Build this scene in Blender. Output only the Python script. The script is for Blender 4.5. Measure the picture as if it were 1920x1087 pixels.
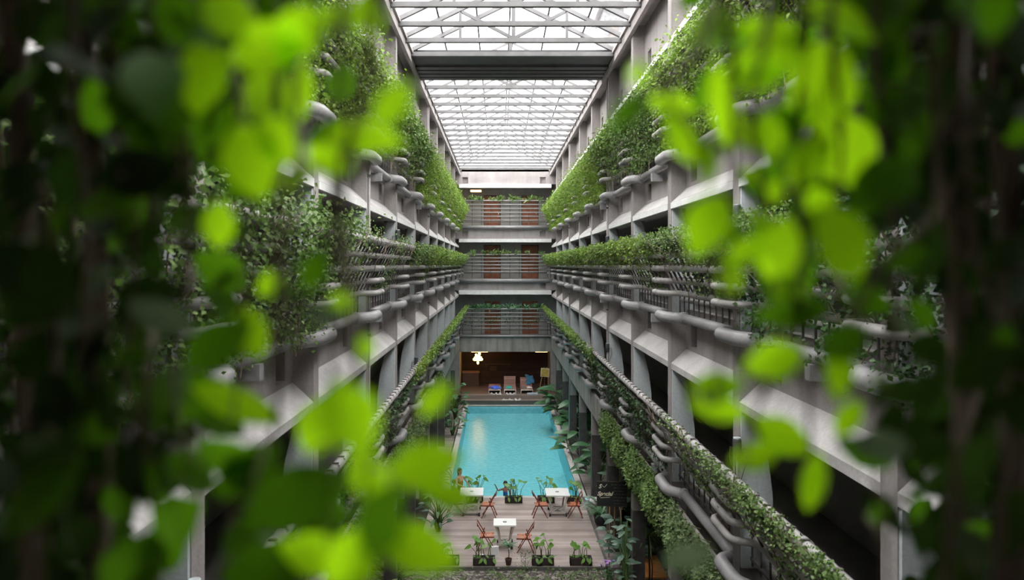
import bpy, math, random
import numpy as np
from mathutils import Vector, Matrix

for _o in list(bpy.data.objects):
    bpy.data.objects.remove(_o)
scene = bpy.context.scene
C = scene.collection
random.seed(7)
RNG = np.random.default_rng(11)
PI = math.pi

# ------------------------------------------------------------------ camera
cd = bpy.data.cameras.new('camera')
cam = bpy.data.objects.new('camera', cd)
C.objects.link(cam)
cam.location = (0, 0, 0)
cam.rotation_euler = (PI / 2, 0, 0)
cd.sensor_width = 36.0
cd.lens = 1350 / 1920 * 36.0
cd.shift_x = 24 / 1920
cd.shift_y = -47.5 / 1920
cd.clip_start = 0.05
cd.clip_end = 300
cd.dof.use_dof = True
cd.dof.focus_distance = 24.0
cd.dof.aperture_fstop = 1.75
scene.camera = cam

# ------------------------------------------------------------------ sky and exposure
w = bpy.data.worlds.new('overcast_sky')
scene.world = w
w.use_nodes = True
w.node_tree.nodes['Background'].inputs[0].default_value = (1.0, 0.975, 0.955, 1)
w.node_tree.nodes['Background'].inputs[1].default_value = 1.0
scene.view_settings.view_transform = 'Standard'
scene.view_settings.look = 'None'
scene.view_settings.gamma = 1.0
scene.view_settings.use_curve_mapping = False
scene.view_settings.exposure = 3.25
scene.cycles.max_bounces = 8
scene.cycles.diffuse_bounces = 5
scene.cycles.transparent_max_bounces = 16
scene.cycles.caustics_reflective = False
scene.cycles.caustics_refractive = False
scene.cycles.sample_clamp_indirect = 4.0

# ------------------------------------------------------------------ measures
XR, XL = 3.43, -2.65          # column faces of the two long facades
BAY, Y0 = 4.08, 6.2           # column spacing, first column in view
COLD = 0.28
YE = 47.4                     # end facade
ROOF = 6.1
GROUND = -8.74
LIPS = {4: 4.55, 3: 1.24, 2: -1.96, 1: -5.46}
RAILTOP = {3: 3.60, 2: 0.43, 1: -2.77}
PIPEZ = {3: 2.13, 2: -1.02, 1: -4.38}
SLAB = {3: 2.1, 2: -1.1, 1: -4.45}
F = 1350.0


def P(px, py, y):
    return Vector(((px - 936) * y / F, y, (496 - py) * y / F))


ORD = ['first', 'second', 'third', 'fourth', 'fifth', 'sixth', 'seventh', 'eighth', 'ninth', 'tenth', 'eleventh',
       'twelfth', 'thirteenth', 'fourteenth', 'fifteenth', 'sixteenth', 'seventeenth', 'eighteenth', 'nineteenth',
       'twentieth', 'twenty-first', 'twenty-second', 'twenty-third', 'twenty-fourth', 'twenty-fifth', 'twenty-sixth']


# ------------------------------------------------------------------ materials
def new_mat(name):
    m = bpy.data.materials.new(name)
    m.use_nodes = True
    nt = m.node_tree
    b = nt.nodes['Principled BSDF']
    return m, nt, b


def N(nt, typ, **kw):
    n = nt.nodes.new(typ)
    for k, v in kw.items():
        setattr(n, k, v)
    return n


def ramp(nt, stops):
    r = nt.nodes.new('ShaderNodeValToRGB')
    while len(r.color_ramp.elements) > 1:
        r.color_ramp.elements.remove(r.color_ramp.elements[0])
    r.color_ramp.elements[0].position = stops[0][0]
    r.color_ramp.elements[0].color = (*stops[0][1], 1)
    for p, c in stops[1:]:
        e = r.color_ramp.elements.new(p)
        e.color = (*c, 1)
    return r


def plain(name, col, rough=0.6, metal=0.0, var=0.25, scale=6.0, bump=0.0):
    m, nt, b = new_mat(name)
    g = N(nt, 'ShaderNodeNewGeometry')
    no = N(nt, 'ShaderNodeTexNoise')
    no.inputs['Scale'].default_value = scale
    no.inputs['Detail'].default_value = 4
    nt.links.new(g.outputs['Position'], no.inputs['Vector'])
    lo = tuple(c * (1 - var) for c in col)
    hi = tuple(min(1, c * (1 + var)) for c in col)
    r = ramp(nt, [(0.3, lo), (0.7, hi)])
    nt.links.new(no.outputs['Fac'], r.inputs['Fac'])
    nt.links.new(r.outputs['Color'], b.inputs['Base Color'])
    b.inputs['Roughness'].default_value = rough
    b.inputs['Metallic'].default_value = metal
    if bump:
        bn = N(nt, 'ShaderNodeBump')
        bn.inputs['Strength'].default_value = bump
        nt.links.new(no.outputs['Fac'], bn.inputs['Height'])
        nt.links.new(bn.outputs['Normal'], b.inputs['Normal'])
    return m


def concrete(name, col, stain=0.5, rough=0.85, dark=0.55, board=0.0):
    """board-marked grey concrete with rain streaks and blotches"""
    m, nt, b = new_mat(name)
    g = N(nt, 'ShaderNodeNewGeometry')
    mp = N(nt, 'ShaderNodeMapping')
    mp.inputs['Scale'].default_value = (1.7, 1.7, 0.22)
    nt.links.new(g.outputs['Position'], mp.inputs['Vector'])
    st = N(nt, 'ShaderNodeTexNoise')
    st.inputs['Scale'].default_value = 1.7
    st.inputs['Detail'].default_value = 6
    nt.links.new(mp.outputs['Vector'], st.inputs['Vector'])
    bl = N(nt, 'ShaderNodeTexNoise')
    bl.inputs['Scale'].default_value = 1.1
    bl.inputs['Detail'].default_value = 5
    nt.links.new(g.outputs['Position'], bl.inputs['Vector'])
    fine = N(nt, 'ShaderNodeTexNoise')
    fine.inputs['Scale'].default_value = 22
    fine.inputs['Detail'].default_value = 4
    nt.links.new(g.outputs['Position'], fine.inputs['Vector'])
    r1 = ramp(nt, [(0.28, tuple(c * dark for c in col)), (0.6, col)])
    nt.links.new(st.outputs['Fac'], r1.inputs['Fac'])
    r2 = ramp(nt, [(0.3, tuple(c * 0.72 for c in col)), (0.7, tuple(min(1, c * 1.18) for c in col))])
    nt.links.new(bl.outputs['Fac'], r2.inputs['Fac'])
    mx = N(nt, 'ShaderNodeMix', data_type='RGBA')
    mx.inputs[0].default_value = stain
    nt.links.new(r2.outputs['Color'], mx.inputs[6])
    nt.links.new(r1.outputs['Color'], mx.inputs[7])
    mu = N(nt, 'ShaderNodeMix', data_type='RGBA', blend_type='MULTIPLY')
    mu.inputs[0].default_value = 0.35
    nt.links.new(mx.outputs[2], mu.inputs[6])
    nt.links.new(fine.outputs['Fac'], mu.inputs[7])
    nt.links.new(mu.outputs[2], b.inputs['Base Color'])
    b.inputs['Roughness'].default_value = rough
    bn = N(nt, 'ShaderNodeBump')
    bn.inputs['Strength'].default_value = 0.25
    bn.inputs['Distance'].default_value = 0.02
    nt.links.new(fine.outputs['Fac'], bn.inputs['Height'])
    nt.links.new(bn.outputs['Normal'], b.inputs['Normal'])
    return m


def leafmat(name, lo, hi, trans, tmix=0.45, rough=0.5, spec=0.3):
    """leaf: tint differs from leaf to leaf, light passes through the blade"""
    m, nt, b = new_mat(name)
    g = N(nt, 'ShaderNodeNewGeometry')
    r = ramp(nt, [(0.0, lo), (1.0, hi)])
    nt.links.new(g.outputs['Random Per Island'], r.inputs['Fac'])
    nt.links.new(r.outputs['Color'], b.inputs['Base Color'])
    b.inputs['Roughness'].default_value = rough
    b.inputs['Specular IOR Level'].default_value = spec
    t = N(nt, 'ShaderNodeBsdfTranslucent')
    tm = N(nt, 'ShaderNodeMix', data_type='RGBA')
    tm.inputs[6].default_value = (*[c * 0.6 for c in trans], 1)
    tm.inputs[7].default_value = (*trans, 1)
    nt.links.new(g.outputs['Random Per Island'], tm.inputs[0])
    nt.links.new(tm.outputs[2], t.inputs['Color'])
    ms = N(nt, 'ShaderNodeMixShader')
    ms.inputs[0].default_value = tmix
    nt.links.new(b.outputs[0], ms.inputs[1])
    nt.links.new(t.outputs[0], ms.inputs[2])
    nt.links.new(ms.outputs[0], nt.nodes['Material Output'].inputs['Surface'])
    return m


def planks(name, c1, c2, scale=(1, 1, 1), width=0.14, axis='Y', rough=0.7, gap=0.25, stain=0.25):
    """boards laid side by side: each its own tint, dark joints between"""
    m, nt, b = new_mat(name)
    g = N(nt, 'ShaderNodeNewGeometry')
    sep = N(nt, 'ShaderNodeSeparateXYZ')
    nt.links.new(g.outputs['Position'], sep.inputs[0])
    d = N(nt, 'ShaderNodeMath', operation='DIVIDE')
    d.inputs[1].default_value = width
    nt.links.new(sep.outputs[axis], d.inputs[0])
    fl = N(nt, 'ShaderNodeMath', operation='FLOOR')
    nt.links.new(d.outputs[0], fl.inputs[0])
    fr = N(nt, 'ShaderNodeMath', operation='FRACT')
    nt.links.new(d.outputs[0], fr.inputs[0])
    wn = N(nt, 'ShaderNodeTexWhiteNoise', noise_dimensions='1D')
    nt.links.new(fl.outputs[0], wn.inputs['W'])
    mp = N(nt, 'ShaderNodeMapping')
    mp.inputs['Scale'].default_value = {'Y': (0.5, 9, 9), 'X': (9, 0.5, 9), 'Z': (0.5, 0.5, 9)}[axis]
    nt.links.new(g.outputs['Position'], mp.inputs['Vector'])
    no = N(nt, 'ShaderNodeTexNoise')
    no.inputs['Scale'].default_value = 2.5
    no.inputs['Detail'].default_value = 5
    nt.links.new(mp.outputs['Vector'], no.inputs['Vector'])
    av = N(nt, 'ShaderNodeMath', operation='ADD')
    nt.links.new(wn.outputs['Value'], av.inputs[0])
    nt.links.new(no.outputs['Fac'], av.inputs[1])
    hv = N(nt, 'ShaderNodeMath', operation='MULTIPLY')
    hv.inputs[1].default_value = 0.5
    nt.links.new(av.outputs[0], hv.inputs[0])
    r = ramp(nt, [(0.2, c1), (0.8, c2)])
    nt.links.new(hv.outputs[0], r.inputs['Fac'])
    gp = N(nt, 'ShaderNodeMath', operation='GREATER_THAN')
    gp.inputs[1].default_value = 0.06
    nt.links.new(fr.outputs[0], gp.inputs[0])
    mu = N(nt, 'ShaderNodeMix', data_type='RGBA')
    mu.inputs[6].default_value = (*[c * gap for c in c1], 1)
    nt.links.new(gp.outputs[0], mu.inputs[0])
    nt.links.new(r.outputs['Color'], mu.inputs[7])
    wet = N(nt, 'ShaderNodeTexNoise')
    wet.inputs['Scale'].default_value = 0.9
    wet.inputs['Detail'].default_value = 6
    nt.links.new(g.outputs['Position'], wet.inputs['Vector'])
    wr = ramp(nt, [(0.38, (0.55, 0.52, 0.5)), (0.6, (1, 1, 1))])
    nt.links.new(wet.outputs['Fac'], wr.inputs['Fac'])
    ws = N(nt, 'ShaderNodeMix', data_type='RGBA', blend_type='MULTIPLY')
    ws.inputs[0].default_value = stain
    nt.links.new(mu.outputs[2], ws.inputs[6])
    nt.links.new(wr.outputs['Color'], ws.inputs[7])
    nt.links.new(ws.outputs[2], b.inputs['Base Color'])
    b.inputs['Roughness'].default_value = rough
    return m


M = {}
M['concrete'] = concrete('grey_concrete', (0.45, 0.41, 0.405), 0.5, dark=0.62)
M['column'] = concrete('column_concrete', (0.42, 0.385, 0.375), 0.55, dark=0.6)
M['sill'] = concrete('sill_concrete', (0.60, 0.575, 0.57), 0.25, dark=0.75)
M['lip'] = plain('white_lip_paint', (0.78, 0.78, 0.77), 0.6, var=0.08)
M['fin'] = concrete('pale_blue_render', (0.66, 0.715, 0.735), 0.5, dark=0.7)
M['beam_stained'] = concrete('stained_beam_concrete', (0.40, 0.375, 0.35), 0.6, dark=0.3)
M['planter'] = concrete('planter_concrete', (0.42, 0.39, 0.36), 0.75, dark=0.4)
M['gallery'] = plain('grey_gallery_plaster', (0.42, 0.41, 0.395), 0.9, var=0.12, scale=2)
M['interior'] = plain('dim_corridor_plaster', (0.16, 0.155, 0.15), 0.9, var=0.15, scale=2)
M['dark_wall'] = plain('charcoal_wall', (0.035, 0.033, 0.032), 0.9)
M['pipe'] = concrete('grey_pipe', (0.42, 0.405, 0.415), 0.35, rough=0.45, dark=0.72)
M['rail'] = concrete('weathered_rail_pipe', (0.50, 0.475, 0.465), 0.5, rough=0.55, dark=0.55)
M['slat'] = plain('rusty_dark_bar', (0.10, 0.09, 0.085), 0.7)
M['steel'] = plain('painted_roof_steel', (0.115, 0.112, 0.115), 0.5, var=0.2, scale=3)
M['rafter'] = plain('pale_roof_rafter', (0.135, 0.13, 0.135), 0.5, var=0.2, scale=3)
M['black_paint'] = plain('charcoal_column_paint', (0.075, 0.07, 0.068), 0.7)
M['gutter'] = plain('dark_gutter_sheet', (0.055, 0.052, 0.055), 0.6, var=0.3, scale=2)
M['coping'] = plain('pale_stone_coping', (0.52, 0.50, 0.48), 0.7, var=0.15)
M['deck'] = planks('weathered_deck_boards', (0.30, 0.24, 0.225), (0.53, 0.445, 0.42), width=0.13, axis='Y', gap=0.5, stain=0.6)
M['deck_side'] = planks('side_deck_boards', (0.20, 0.165, 0.15), (0.32, 0.27, 0.25), width=0.13, axis='Y')
M['lounge_floor'] = planks('brown_floor_boards', (0.075, 0.045, 0.036), (0.14, 0.085, 0.07), width=0.15, axis='Y')
M['step'] = planks('grey_brown_step_boards', (0.19, 0.155, 0.135), (0.30, 0.25, 0.22), width=0.11, axis='Y')
M['wood_wall'] = planks('dark_brown_wall_boards', (0.030, 0.012, 0.009), (0.062, 0.026, 0.019), width=0.2, axis='Z', gap=0.3)
M['door_wood'] = plain('reddish_brown_door', (0.30, 0.10, 0.045), 0.45, var=0.3, scale=3)
M['chair'] = plain('red_brown_chair_wood', (0.21, 0.052, 0.026), 0.4, var=0.25, scale=12)
M['chair_seat'] = plain('orange_brown_slat_wood', (0.52, 0.17, 0.08), 0.45, var=0.25, scale=14)
M['table_white'] = plain('white_table_top', (0.86, 0.86, 0.85), 0.35, var=0.03)
M['table_leg'] = plain('pale_grey_timber_leg', (0.50, 0.46, 0.41), 0.6)
M['black'] = plain('black_rubber', (0.02, 0.02, 0.02), 0.6)
M['chrome'] = plain('chrome', (0.75, 0.75, 0.75), 0.15, metal=1.0, var=0.05)
M['planter_box'] = plain('dark_brown_planter', (0.035, 0.024, 0.02), 0.7)
M['soil'] = plain('dark_soil', (0.03, 0.022, 0.015), 1.0)
M['terracotta'] = plain('brown_clay_pot', (0.09, 0.045, 0.03), 0.8)
M['bench'] = plain('orange_plywood', (0.55, 0.22, 0.055), 0.5, var=0.25, scale=5)
M['metal_grey'] = plain('grey_metal_leg', (0.45, 0.45, 0.45), 0.4, metal=0.6)
M['pine'] = plain('pine_easel_wood', (0.42, 0.26, 0.12), 0.6)
M['chalkboard'] = plain('chalkboard_black', (0.018, 0.022, 0.020), 0.7)
M['chalk'] = plain('cream_chalk_paint', (0.80, 0.74, 0.58), 0.8, var=0.05)
M['chalk_dim'] = plain('grey_chalk', (0.22, 0.22, 0.20), 0.9, var=0.3)
M['board_yellow'] = plain('ochre_board', (0.46, 0.33, 0.07), 0.7)
M['board_frame'] = plain('pale_board_frame', (0.70, 0.58, 0.38), 0.6)
M['lounger_wood'] = planks('lounger_boards', (0.26, 0.14, 0.11), (0.38, 0.21, 0.17), width=0.16, axis='Y')
M['lounger_edge'] = plain('pale_lounger_edge', (0.70, 0.62, 0.55), 0.6)
M['towel_blue'] = plain('royal_blue_towel', (0.05, 0.12, 0.62), 0.9)
M['towel_teal'] = plain('teal_towel', (0.05, 0.35, 0.31), 0.9)
M['jacket_blue'] = plain('steel_blue_cloth', (0.04, 0.15, 0.27), 0.9)
M['white_cloth'] = plain('white_cloth', (0.75, 0.74, 0.75), 0.9, var=0.06)
M['pale_blue_mat'] = plain('pale_blue_mat', (0.48, 0.56, 0.66), 0.9, var=0.1)
M['skin'] = plain('skin', (0.56, 0.27, 0.20), 0.5, var=0.08)
M['skin_dark'] = plain('tanned_skin', (0.30, 0.14, 0.09), 0.5, var=0.08)
M['hair'] = plain('black_hair', (0.012, 0.010, 0.010), 0.4)
M['red_suit'] = plain('red_swimsuit', (0.38, 0.015, 0.025), 0.6)
M['blue_suit'] = plain('blue_swim_shirt', (0.02, 0.09, 0.35), 0.6)
M['mask_green'] = plain('green_goggle_strap', (0.25, 0.42, 0.16), 0.4)
M['stem'] = plain('brown_vine_stem', (0.085, 0.06, 0.035), 0.8, scale=20)
M['stem_pale'] = plain('dry_vine_stem', (0.24, 0.19, 0.13), 0.8, scale=20)
M['stem_green'] = plain('green_stalk', (0.10, 0.17, 0.05), 0.6, scale=20)
M['trunk'] = plain('dark_trunk', (0.05, 0.04, 0.03), 0.9, scale=15)
M['lamp_black'] = plain('dark_lamp_housing', (0.05, 0.055, 0.06), 0.5)
M['lamp_lens'] = plain('grey_lamp_lens', (0.45, 0.50, 0.52), 0.2)
M['purple'] = plain('purple_petals', (0.40, 0.22, 0.55), 0.7)
M['dry_leaf'] = plain('orange_dry_leaf', (0.40, 0.17, 0.04), 0.8)
M['ground'] = None

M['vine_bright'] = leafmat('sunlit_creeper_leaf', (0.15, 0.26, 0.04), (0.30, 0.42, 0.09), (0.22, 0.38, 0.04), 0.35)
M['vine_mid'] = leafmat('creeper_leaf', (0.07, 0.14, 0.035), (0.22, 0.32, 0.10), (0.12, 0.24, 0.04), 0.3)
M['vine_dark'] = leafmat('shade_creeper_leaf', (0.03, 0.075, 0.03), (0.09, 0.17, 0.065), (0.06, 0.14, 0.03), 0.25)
M['bush_pale'] = leafmat('pale_bush_leaf', (0.08, 0.15, 0.05), (0.24, 0.31, 0.14), (0.14, 0.24, 0.06), 0.3)
M['broad'] = leafmat('broad_glossy_leaf', (0.04, 0.13, 0.055), (0.10, 0.24, 0.10), (0.07, 0.22, 0.05), 0.2, 0.35, 0.5)
M['broad_grey'] = leafmat('grey_green_leaf', (0.07, 0.14, 0.10), (0.16, 0.26, 0.18), (0.08, 0.18, 0.08), 0.2, 0.4, 0.5)
M['aroid'] = leafmat('fresh_green_leaf', (0.12, 0.30, 0.05), (0.28, 0.48, 0.12), (0.22, 0.45, 0.06), 0.35, 0.4, 0.4)
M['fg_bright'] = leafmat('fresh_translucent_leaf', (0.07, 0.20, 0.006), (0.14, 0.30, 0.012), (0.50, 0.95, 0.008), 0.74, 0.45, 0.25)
M['fg_mid'] = leafmat('green_curtain_leaf', (0.02, 0.065, 0.004), (0.06, 0.14, 0.010), (0.10, 0.27, 0.004), 0.6, 0.5, 0.2)  # dimmer copy of the fresh leaf; edge shade is put in by colour
M['fg_dark'] = leafmat('shade_toned_curtain_leaf', (0.010, 0.022, 0.005), (0.030, 0.052, 0.011), (0.022, 0.065, 0.004), 0.32, 0.6, 0.15)  # shade inside the thick curtain is put into this leaf colour


def mat_emit(name, col, s):
    m, nt, b = new_mat(name)
    b.inputs['Base Color'].default_value = (*col, 1)
    b.inputs['Emission Color'].default_value = (*col, 1)
    b.inputs['Emission Strength'].default_value = s
    return m


M['lamp_glow'] = mat_emit('warm_lamp_glow', (1.0, 0.62, 0.14), 0.75)
M['lamp_soft'] = mat_emit('warm_ceiling_light', (1.0, 0.66, 0.26), 0.4)
M['lamp_tiny'] = mat_emit('small_warm_bulb', (1.0, 0.50, 0.12), 0.5)


def mat_ground():
    m, nt, b = new_mat('pebble_ground')
    g = N(nt, 'ShaderNodeNewGeometry')
    v = N(nt, 'ShaderNodeTexVoronoi')
    v.inputs['Scale'].default_value = 16
    nt.links.new(g.outputs['Position'], v.inputs['Vector'])
    r = ramp(nt, [(0.0, (0.05, 0.04, 0.035)), (0.6, (0.13, 0.11, 0.095)), (1.0, (0.35, 0.31, 0.28))])
    sep = N(nt, 'ShaderNodeSeparateColor')
    nt.links.new(v.outputs['Color'], sep.inputs[0])
    nt.links.new(sep.outputs[0], r.inputs['Fac'])
    nt.links.new(r.outputs['Color'], b.inputs['Base Color'])
    bn = N(nt, 'ShaderNodeBump')
    bn.inputs['Strength'].default_value = 0.8
    bn.inputs['Distance'].default_value = 0.03
    nt.links.new(v.outputs['Distance'], bn.inputs['Height'])
    nt.links.new(bn.outputs['Normal'], b.inputs['Normal'])
    b.inputs['Roughness'].default_value = 0.9
    return m


M['ground'] = mat_ground()


def mat_tile():
    m, nt, b = new_mat('turquoise_pool_tile')
    g = N(nt, 'ShaderNodeNewGeometry')
    br = N(nt, 'ShaderNodeTexNoise')
    br.inputs['Scale'].default_value = 5
    br.inputs['Detail'].default_value = 3
    nt.links.new(g.outputs['Position'], br.inputs['Vector'])
    r = ramp(nt, [(0.3, (0.33, 0.72, 0.80)), (0.7, (0.50, 0.86, 0.92))])
    nt.links.new(br.outputs['Fac'], r.inputs['Fac'])
    nt.links.new(r.outputs['Color'], b.inputs['Base Color'])
    b.inputs['Roughness'].default_value = 0.5
    return m


M['tile'] = mat_tile()


def mat_water():
    m = bpy.data.materials.new('pool_water')
    m.use_nodes = True
    nt = m.node_tree
    nt.nodes.clear()
    out = N(nt, 'ShaderNodeOutputMaterial')
    g = N(nt, 'ShaderNodeNewGeometry')
    mp = N(nt, 'ShaderNodeMapping')
    mp.inputs['Scale'].default_value = (1.6, 1.0, 1)
    nt.links.new(g.outputs['Position'], mp.inputs['Vector'])
    no = N(nt, 'ShaderNodeTexNoise')
    no.inputs['Scale'].default_value = 5.0
    no.inputs['Detail'].default_value = 3
    nt.links.new(mp.outputs['Vector'], no.inputs['Vector'])
    bn = N(nt, 'ShaderNodeBump')
    bn.inputs['Strength'].default_value = 0.4
    bn.inputs['Distance'].default_value = 0.05
    nt.links.new(no.outputs['Fac'], bn.inputs['Height'])
    fr = N(nt, 'ShaderNodeFresnel')
    fr.inputs['IOR'].default_value = 1.33
    nt.links.new(bn.outputs['Normal'], fr.inputs['Normal'])
    t = N(nt, 'ShaderNodeBsdfTransparent')
    t.inputs['Color'].default_value = (0.70, 0.95, 0.96, 1)
    gl = N(nt, 'ShaderNodeBsdfGlossy')
    gl.inputs['Roughness'].default_value = 0.06
    nt.links.new(bn.outputs['Normal'], gl.inputs['Normal'])
    ms = N(nt, 'ShaderNodeMixShader')
    nt.links.new(fr.outputs[0], ms.inputs[0])
    nt.links.new(t.outputs[0], ms.inputs[1])
    nt.links.new(gl.outputs[0], ms.inputs[2])
    nt.links.new(ms.outputs[0], out.inputs['Surface'])
    return m


M['water'] = mat_water()


def mat_glazing():
    m = bpy.data.materials.new('clear_roof_sheet')
    m.use_nodes = True
    nt = m.node_tree
    nt.nodes.clear()
    out = N(nt, 'ShaderNodeOutputMaterial')
    t = N(nt, 'ShaderNodeBsdfTransparent')
    t.inputs['Color'].default_value = (0.93, 0.95, 0.95, 1)
    gl = N(nt, 'ShaderNodeBsdfGlossy')
    gl.inputs['Roughness'].default_value = 0.15
    ms = N(nt, 'ShaderNodeMixShader')
    ms.inputs[0].default_value = 0.05
    nt.links.new(t.outputs[0], ms.inputs[1])
    nt.links.new(gl.outputs[0], ms.inputs[2])
    nt.links.new(ms.outputs[0], out.inputs['Surface'])
    return m


M['glazing'] = mat_glazing()


# ------------------------------------------------------------------ mesh builder
class MB:
    def __init__(self):
        self.v, self.f = [], []

    def box(self, x0, y0, z0, x1, y1, z1):
        b = len(self.v)
        self.v += [(x0, y0, z0), (x1, y0, z0), (x1, y1, z0), (x0, y1, z0), (x0, y0, z1), (x1, y0, z1), (x1, y1, z1), (x0, y1, z1)]
        self.f += [tuple(b + i for i in q) for q in ((0, 3, 2, 1), (4, 5, 6, 7), (0, 1, 5, 4), (1, 2, 6, 5), (2, 3, 7, 6), (3, 0, 4, 7))]
        return self

    def bar(self, a, b, wx, wz, up=(0, 0, 1)):
        """rectangular bar from a to b"""
        a, b = Vector(a), Vector(b)
        d = (b - a).normalized()
        u = Vector(up)
        if abs(d.dot(u)) > 0.98:
            u = Vector((0, 1, 0))
        s = d.cross(u).normalized()
        u = s.cross(d).normalized()
        k = len(self.v)
        for p in (a, b):
            for sx, sz in ((-1, -1), (1, -1), (1, 1), (-1, 1)):
                self.v.append(tuple(p + s * (sx * wx / 2) + u * (sz * wz / 2)))
        self.f += [tuple(k + i for i in q) for q in ((3, 2, 1, 0), (4, 5, 6, 7), (0, 1, 5, 4), (1, 2, 6, 5), (2, 3, 7, 6), (3, 0, 4, 7))]
        return self

    def prism(self, prof, y0, y1):
        """profile in (x, z) pushed along y"""
        n = len(prof)
        k = len(self.v)
        self.v += [(x, y0, z) for x, z in prof] + [(x, y1, z) for x, z in prof]
        self.f.append(tuple(k + i for i in range(n)))
        self.f.append(tuple(k + n + i for i in reversed(range(n))))
        for i in range(n):
            j = (i + 1) % n
            self.f.append((k + i, k + n + i, k + n + j, k + j))
        return self

    def tube(self, pts, r, n=8, caps=True):
        pts = [Vector(p) for p in pts]
        k0 = len(self.v)
        m = len(pts)
        rs = r if isinstance(r, (list, tuple)) else [r] * m
        prev = None
        for i, p in enumerate(pts):
            d = (pts[min(i + 1, m - 1)] - pts[max(i - 1, 0)]).normalized()
            if prev is None:
                u = Vector((0, 0, 1)) if abs(d.z) < 0.9 else Vector((1, 0, 0))
            else:
                u = prev
            s = d.cross(u)
            if s.length < 1e-6:
                s = d.orthogonal()
            s.normalize()
            u = s.cross(d).normalized()
            prev = u
            for q in range(n):
                a = 2 * PI * q / n
                self.v.append(tuple(p + (s * math.cos(a) + u * math.sin(a)) * rs[i]))
        for i in range(m - 1):
            for q in range(n):
                a, b = k0 + i * n + q, k0 + i * n + (q + 1) % n
                self.f.append((a, b, b + n, a + n))
        if caps:
            self.f.append(tuple(k0 + q for q in reversed(range(n))))
            self.f.append(tuple(k0 + (m - 1) * n + q for q in range(n)))
        return self

    def lathe(self, prof, n=16, c=(0, 0, 0)):
        """profile (r, z) about the z axis"""
        k = len(self.v)
        for r, z in prof:
            for q in range(n):
                a = 2 * PI * q / n
                self.v.append((c[0] + r * math.cos(a), c[1] + r * math.sin(a), c[2] + z))
        for i in range(len(prof) - 1):
            for q in range(n):
                a, b = k + i * n + q, k + i * n + (q + 1) % n
                self.f.append((a, b, b + n, a + n))
        self.f.append(tuple(k + q for q in reversed(range(n))))
        self.f.append(tuple(k + (len(prof) - 1) * n + q for q in range(n)))
        return self

    def ball(self, c, rx, ry, rz, n=12, m=8):
        prof = []
        k = len(self.v)
        for i in range(m + 1):
            t = PI * i / m
            for q in range(n):
                a = 2 * PI * q / n
                rr = max(math.sin(t), 0.02)
                self.v.append((c[0] + rx * rr * math.cos(a), c[1] + ry * rr * math.sin(a), c[2] + rz * math.cos(t)))
        for i in range(m):
            for q in range(n):
                a, b = k + i * n + q, k + i * n + (q + 1) % n
                self.f.append((a, a + n, b + n, b))
        self.f.append(tuple(k + q for q in range(n)))
        self.f.append(tuple(k + m * n + q for q in reversed(range(n))))
        return self

    def leaf(self, base, d, nrm, L, W, droop=0.15, fold=0.12, seg=5, shape='ellipse'):
        """a leaf blade: folded along the midrib, drooping to the tip"""
        base, d, nrm = Vector(base), Vector(d).normalized(), Vector(nrm)
        s = d.cross(nrm)
        if s.length < 1e-5:
            s = d.orthogonal()
        s.normalize()
        nn = s.cross(d).normalized()
        k = len(self.v)
        for i in range(seg + 1):
            t = i / seg
            if shape == 'ellipse':
                wd = math.sin(PI * min(max(0.04 + 0.94 * t ** 0.9, 0), 1)) ** 0.75
            elif shape == 'heart':
                wd = (1 - t) ** 0.7 * min(1, 0.5 + t * 3.0) * 1.05
            else:
                wd = math.sin(PI * (0.03 + 0.95 * t)) ** 0.9
            wd = max(wd, 0.03) * W / 2
            c = base + d * (L * t) - nn * (droop * L * t * t)
            self.v += [tuple(c - s * wd + nn * (fold * wd)), tuple(c), tuple(c + s * wd + nn * (fold * wd))]
        for i in range(seg):
            a = k + i * 3
            self.f += [(a, a + 1, a + 4, a + 3), (a + 1, a + 2, a + 5, a + 4)]
        return self

    def mesh(self, name, mat, smooth=False):
        me = bpy.data.meshes.new(name)
        me.from_pydata(self.v, [], self.f)
        if mat is not None:
            me.materials.append(mat)
        if smooth:
            me.polygons.foreach_set('use_smooth', [True] * len(me.polygons))
        me.update()
        return me


def arc_path(pts, r=0.12, n=5):
    """round the corners of a polyline"""
    pts = [Vector(p) for p in pts]
    out = [pts[0]]
    for i in range(1, len(pts) - 1):
        a, b, c = pts[i - 1], pts[i], pts[i + 1]
        da, dc = (a - b), (c - b)
        rr = min(r, da.length * 0.49, dc.length * 0.49)
        p0, p2 = b + da.normalized() * rr, b + dc.normalized() * rr
        for k in range(n + 1):
            t = k / n
            out.append(p0 * (1 - t) ** 2 + b * (2 * t * (1 - t)) + p2 * t * t)
    out.append(pts[-1])
    return out


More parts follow.
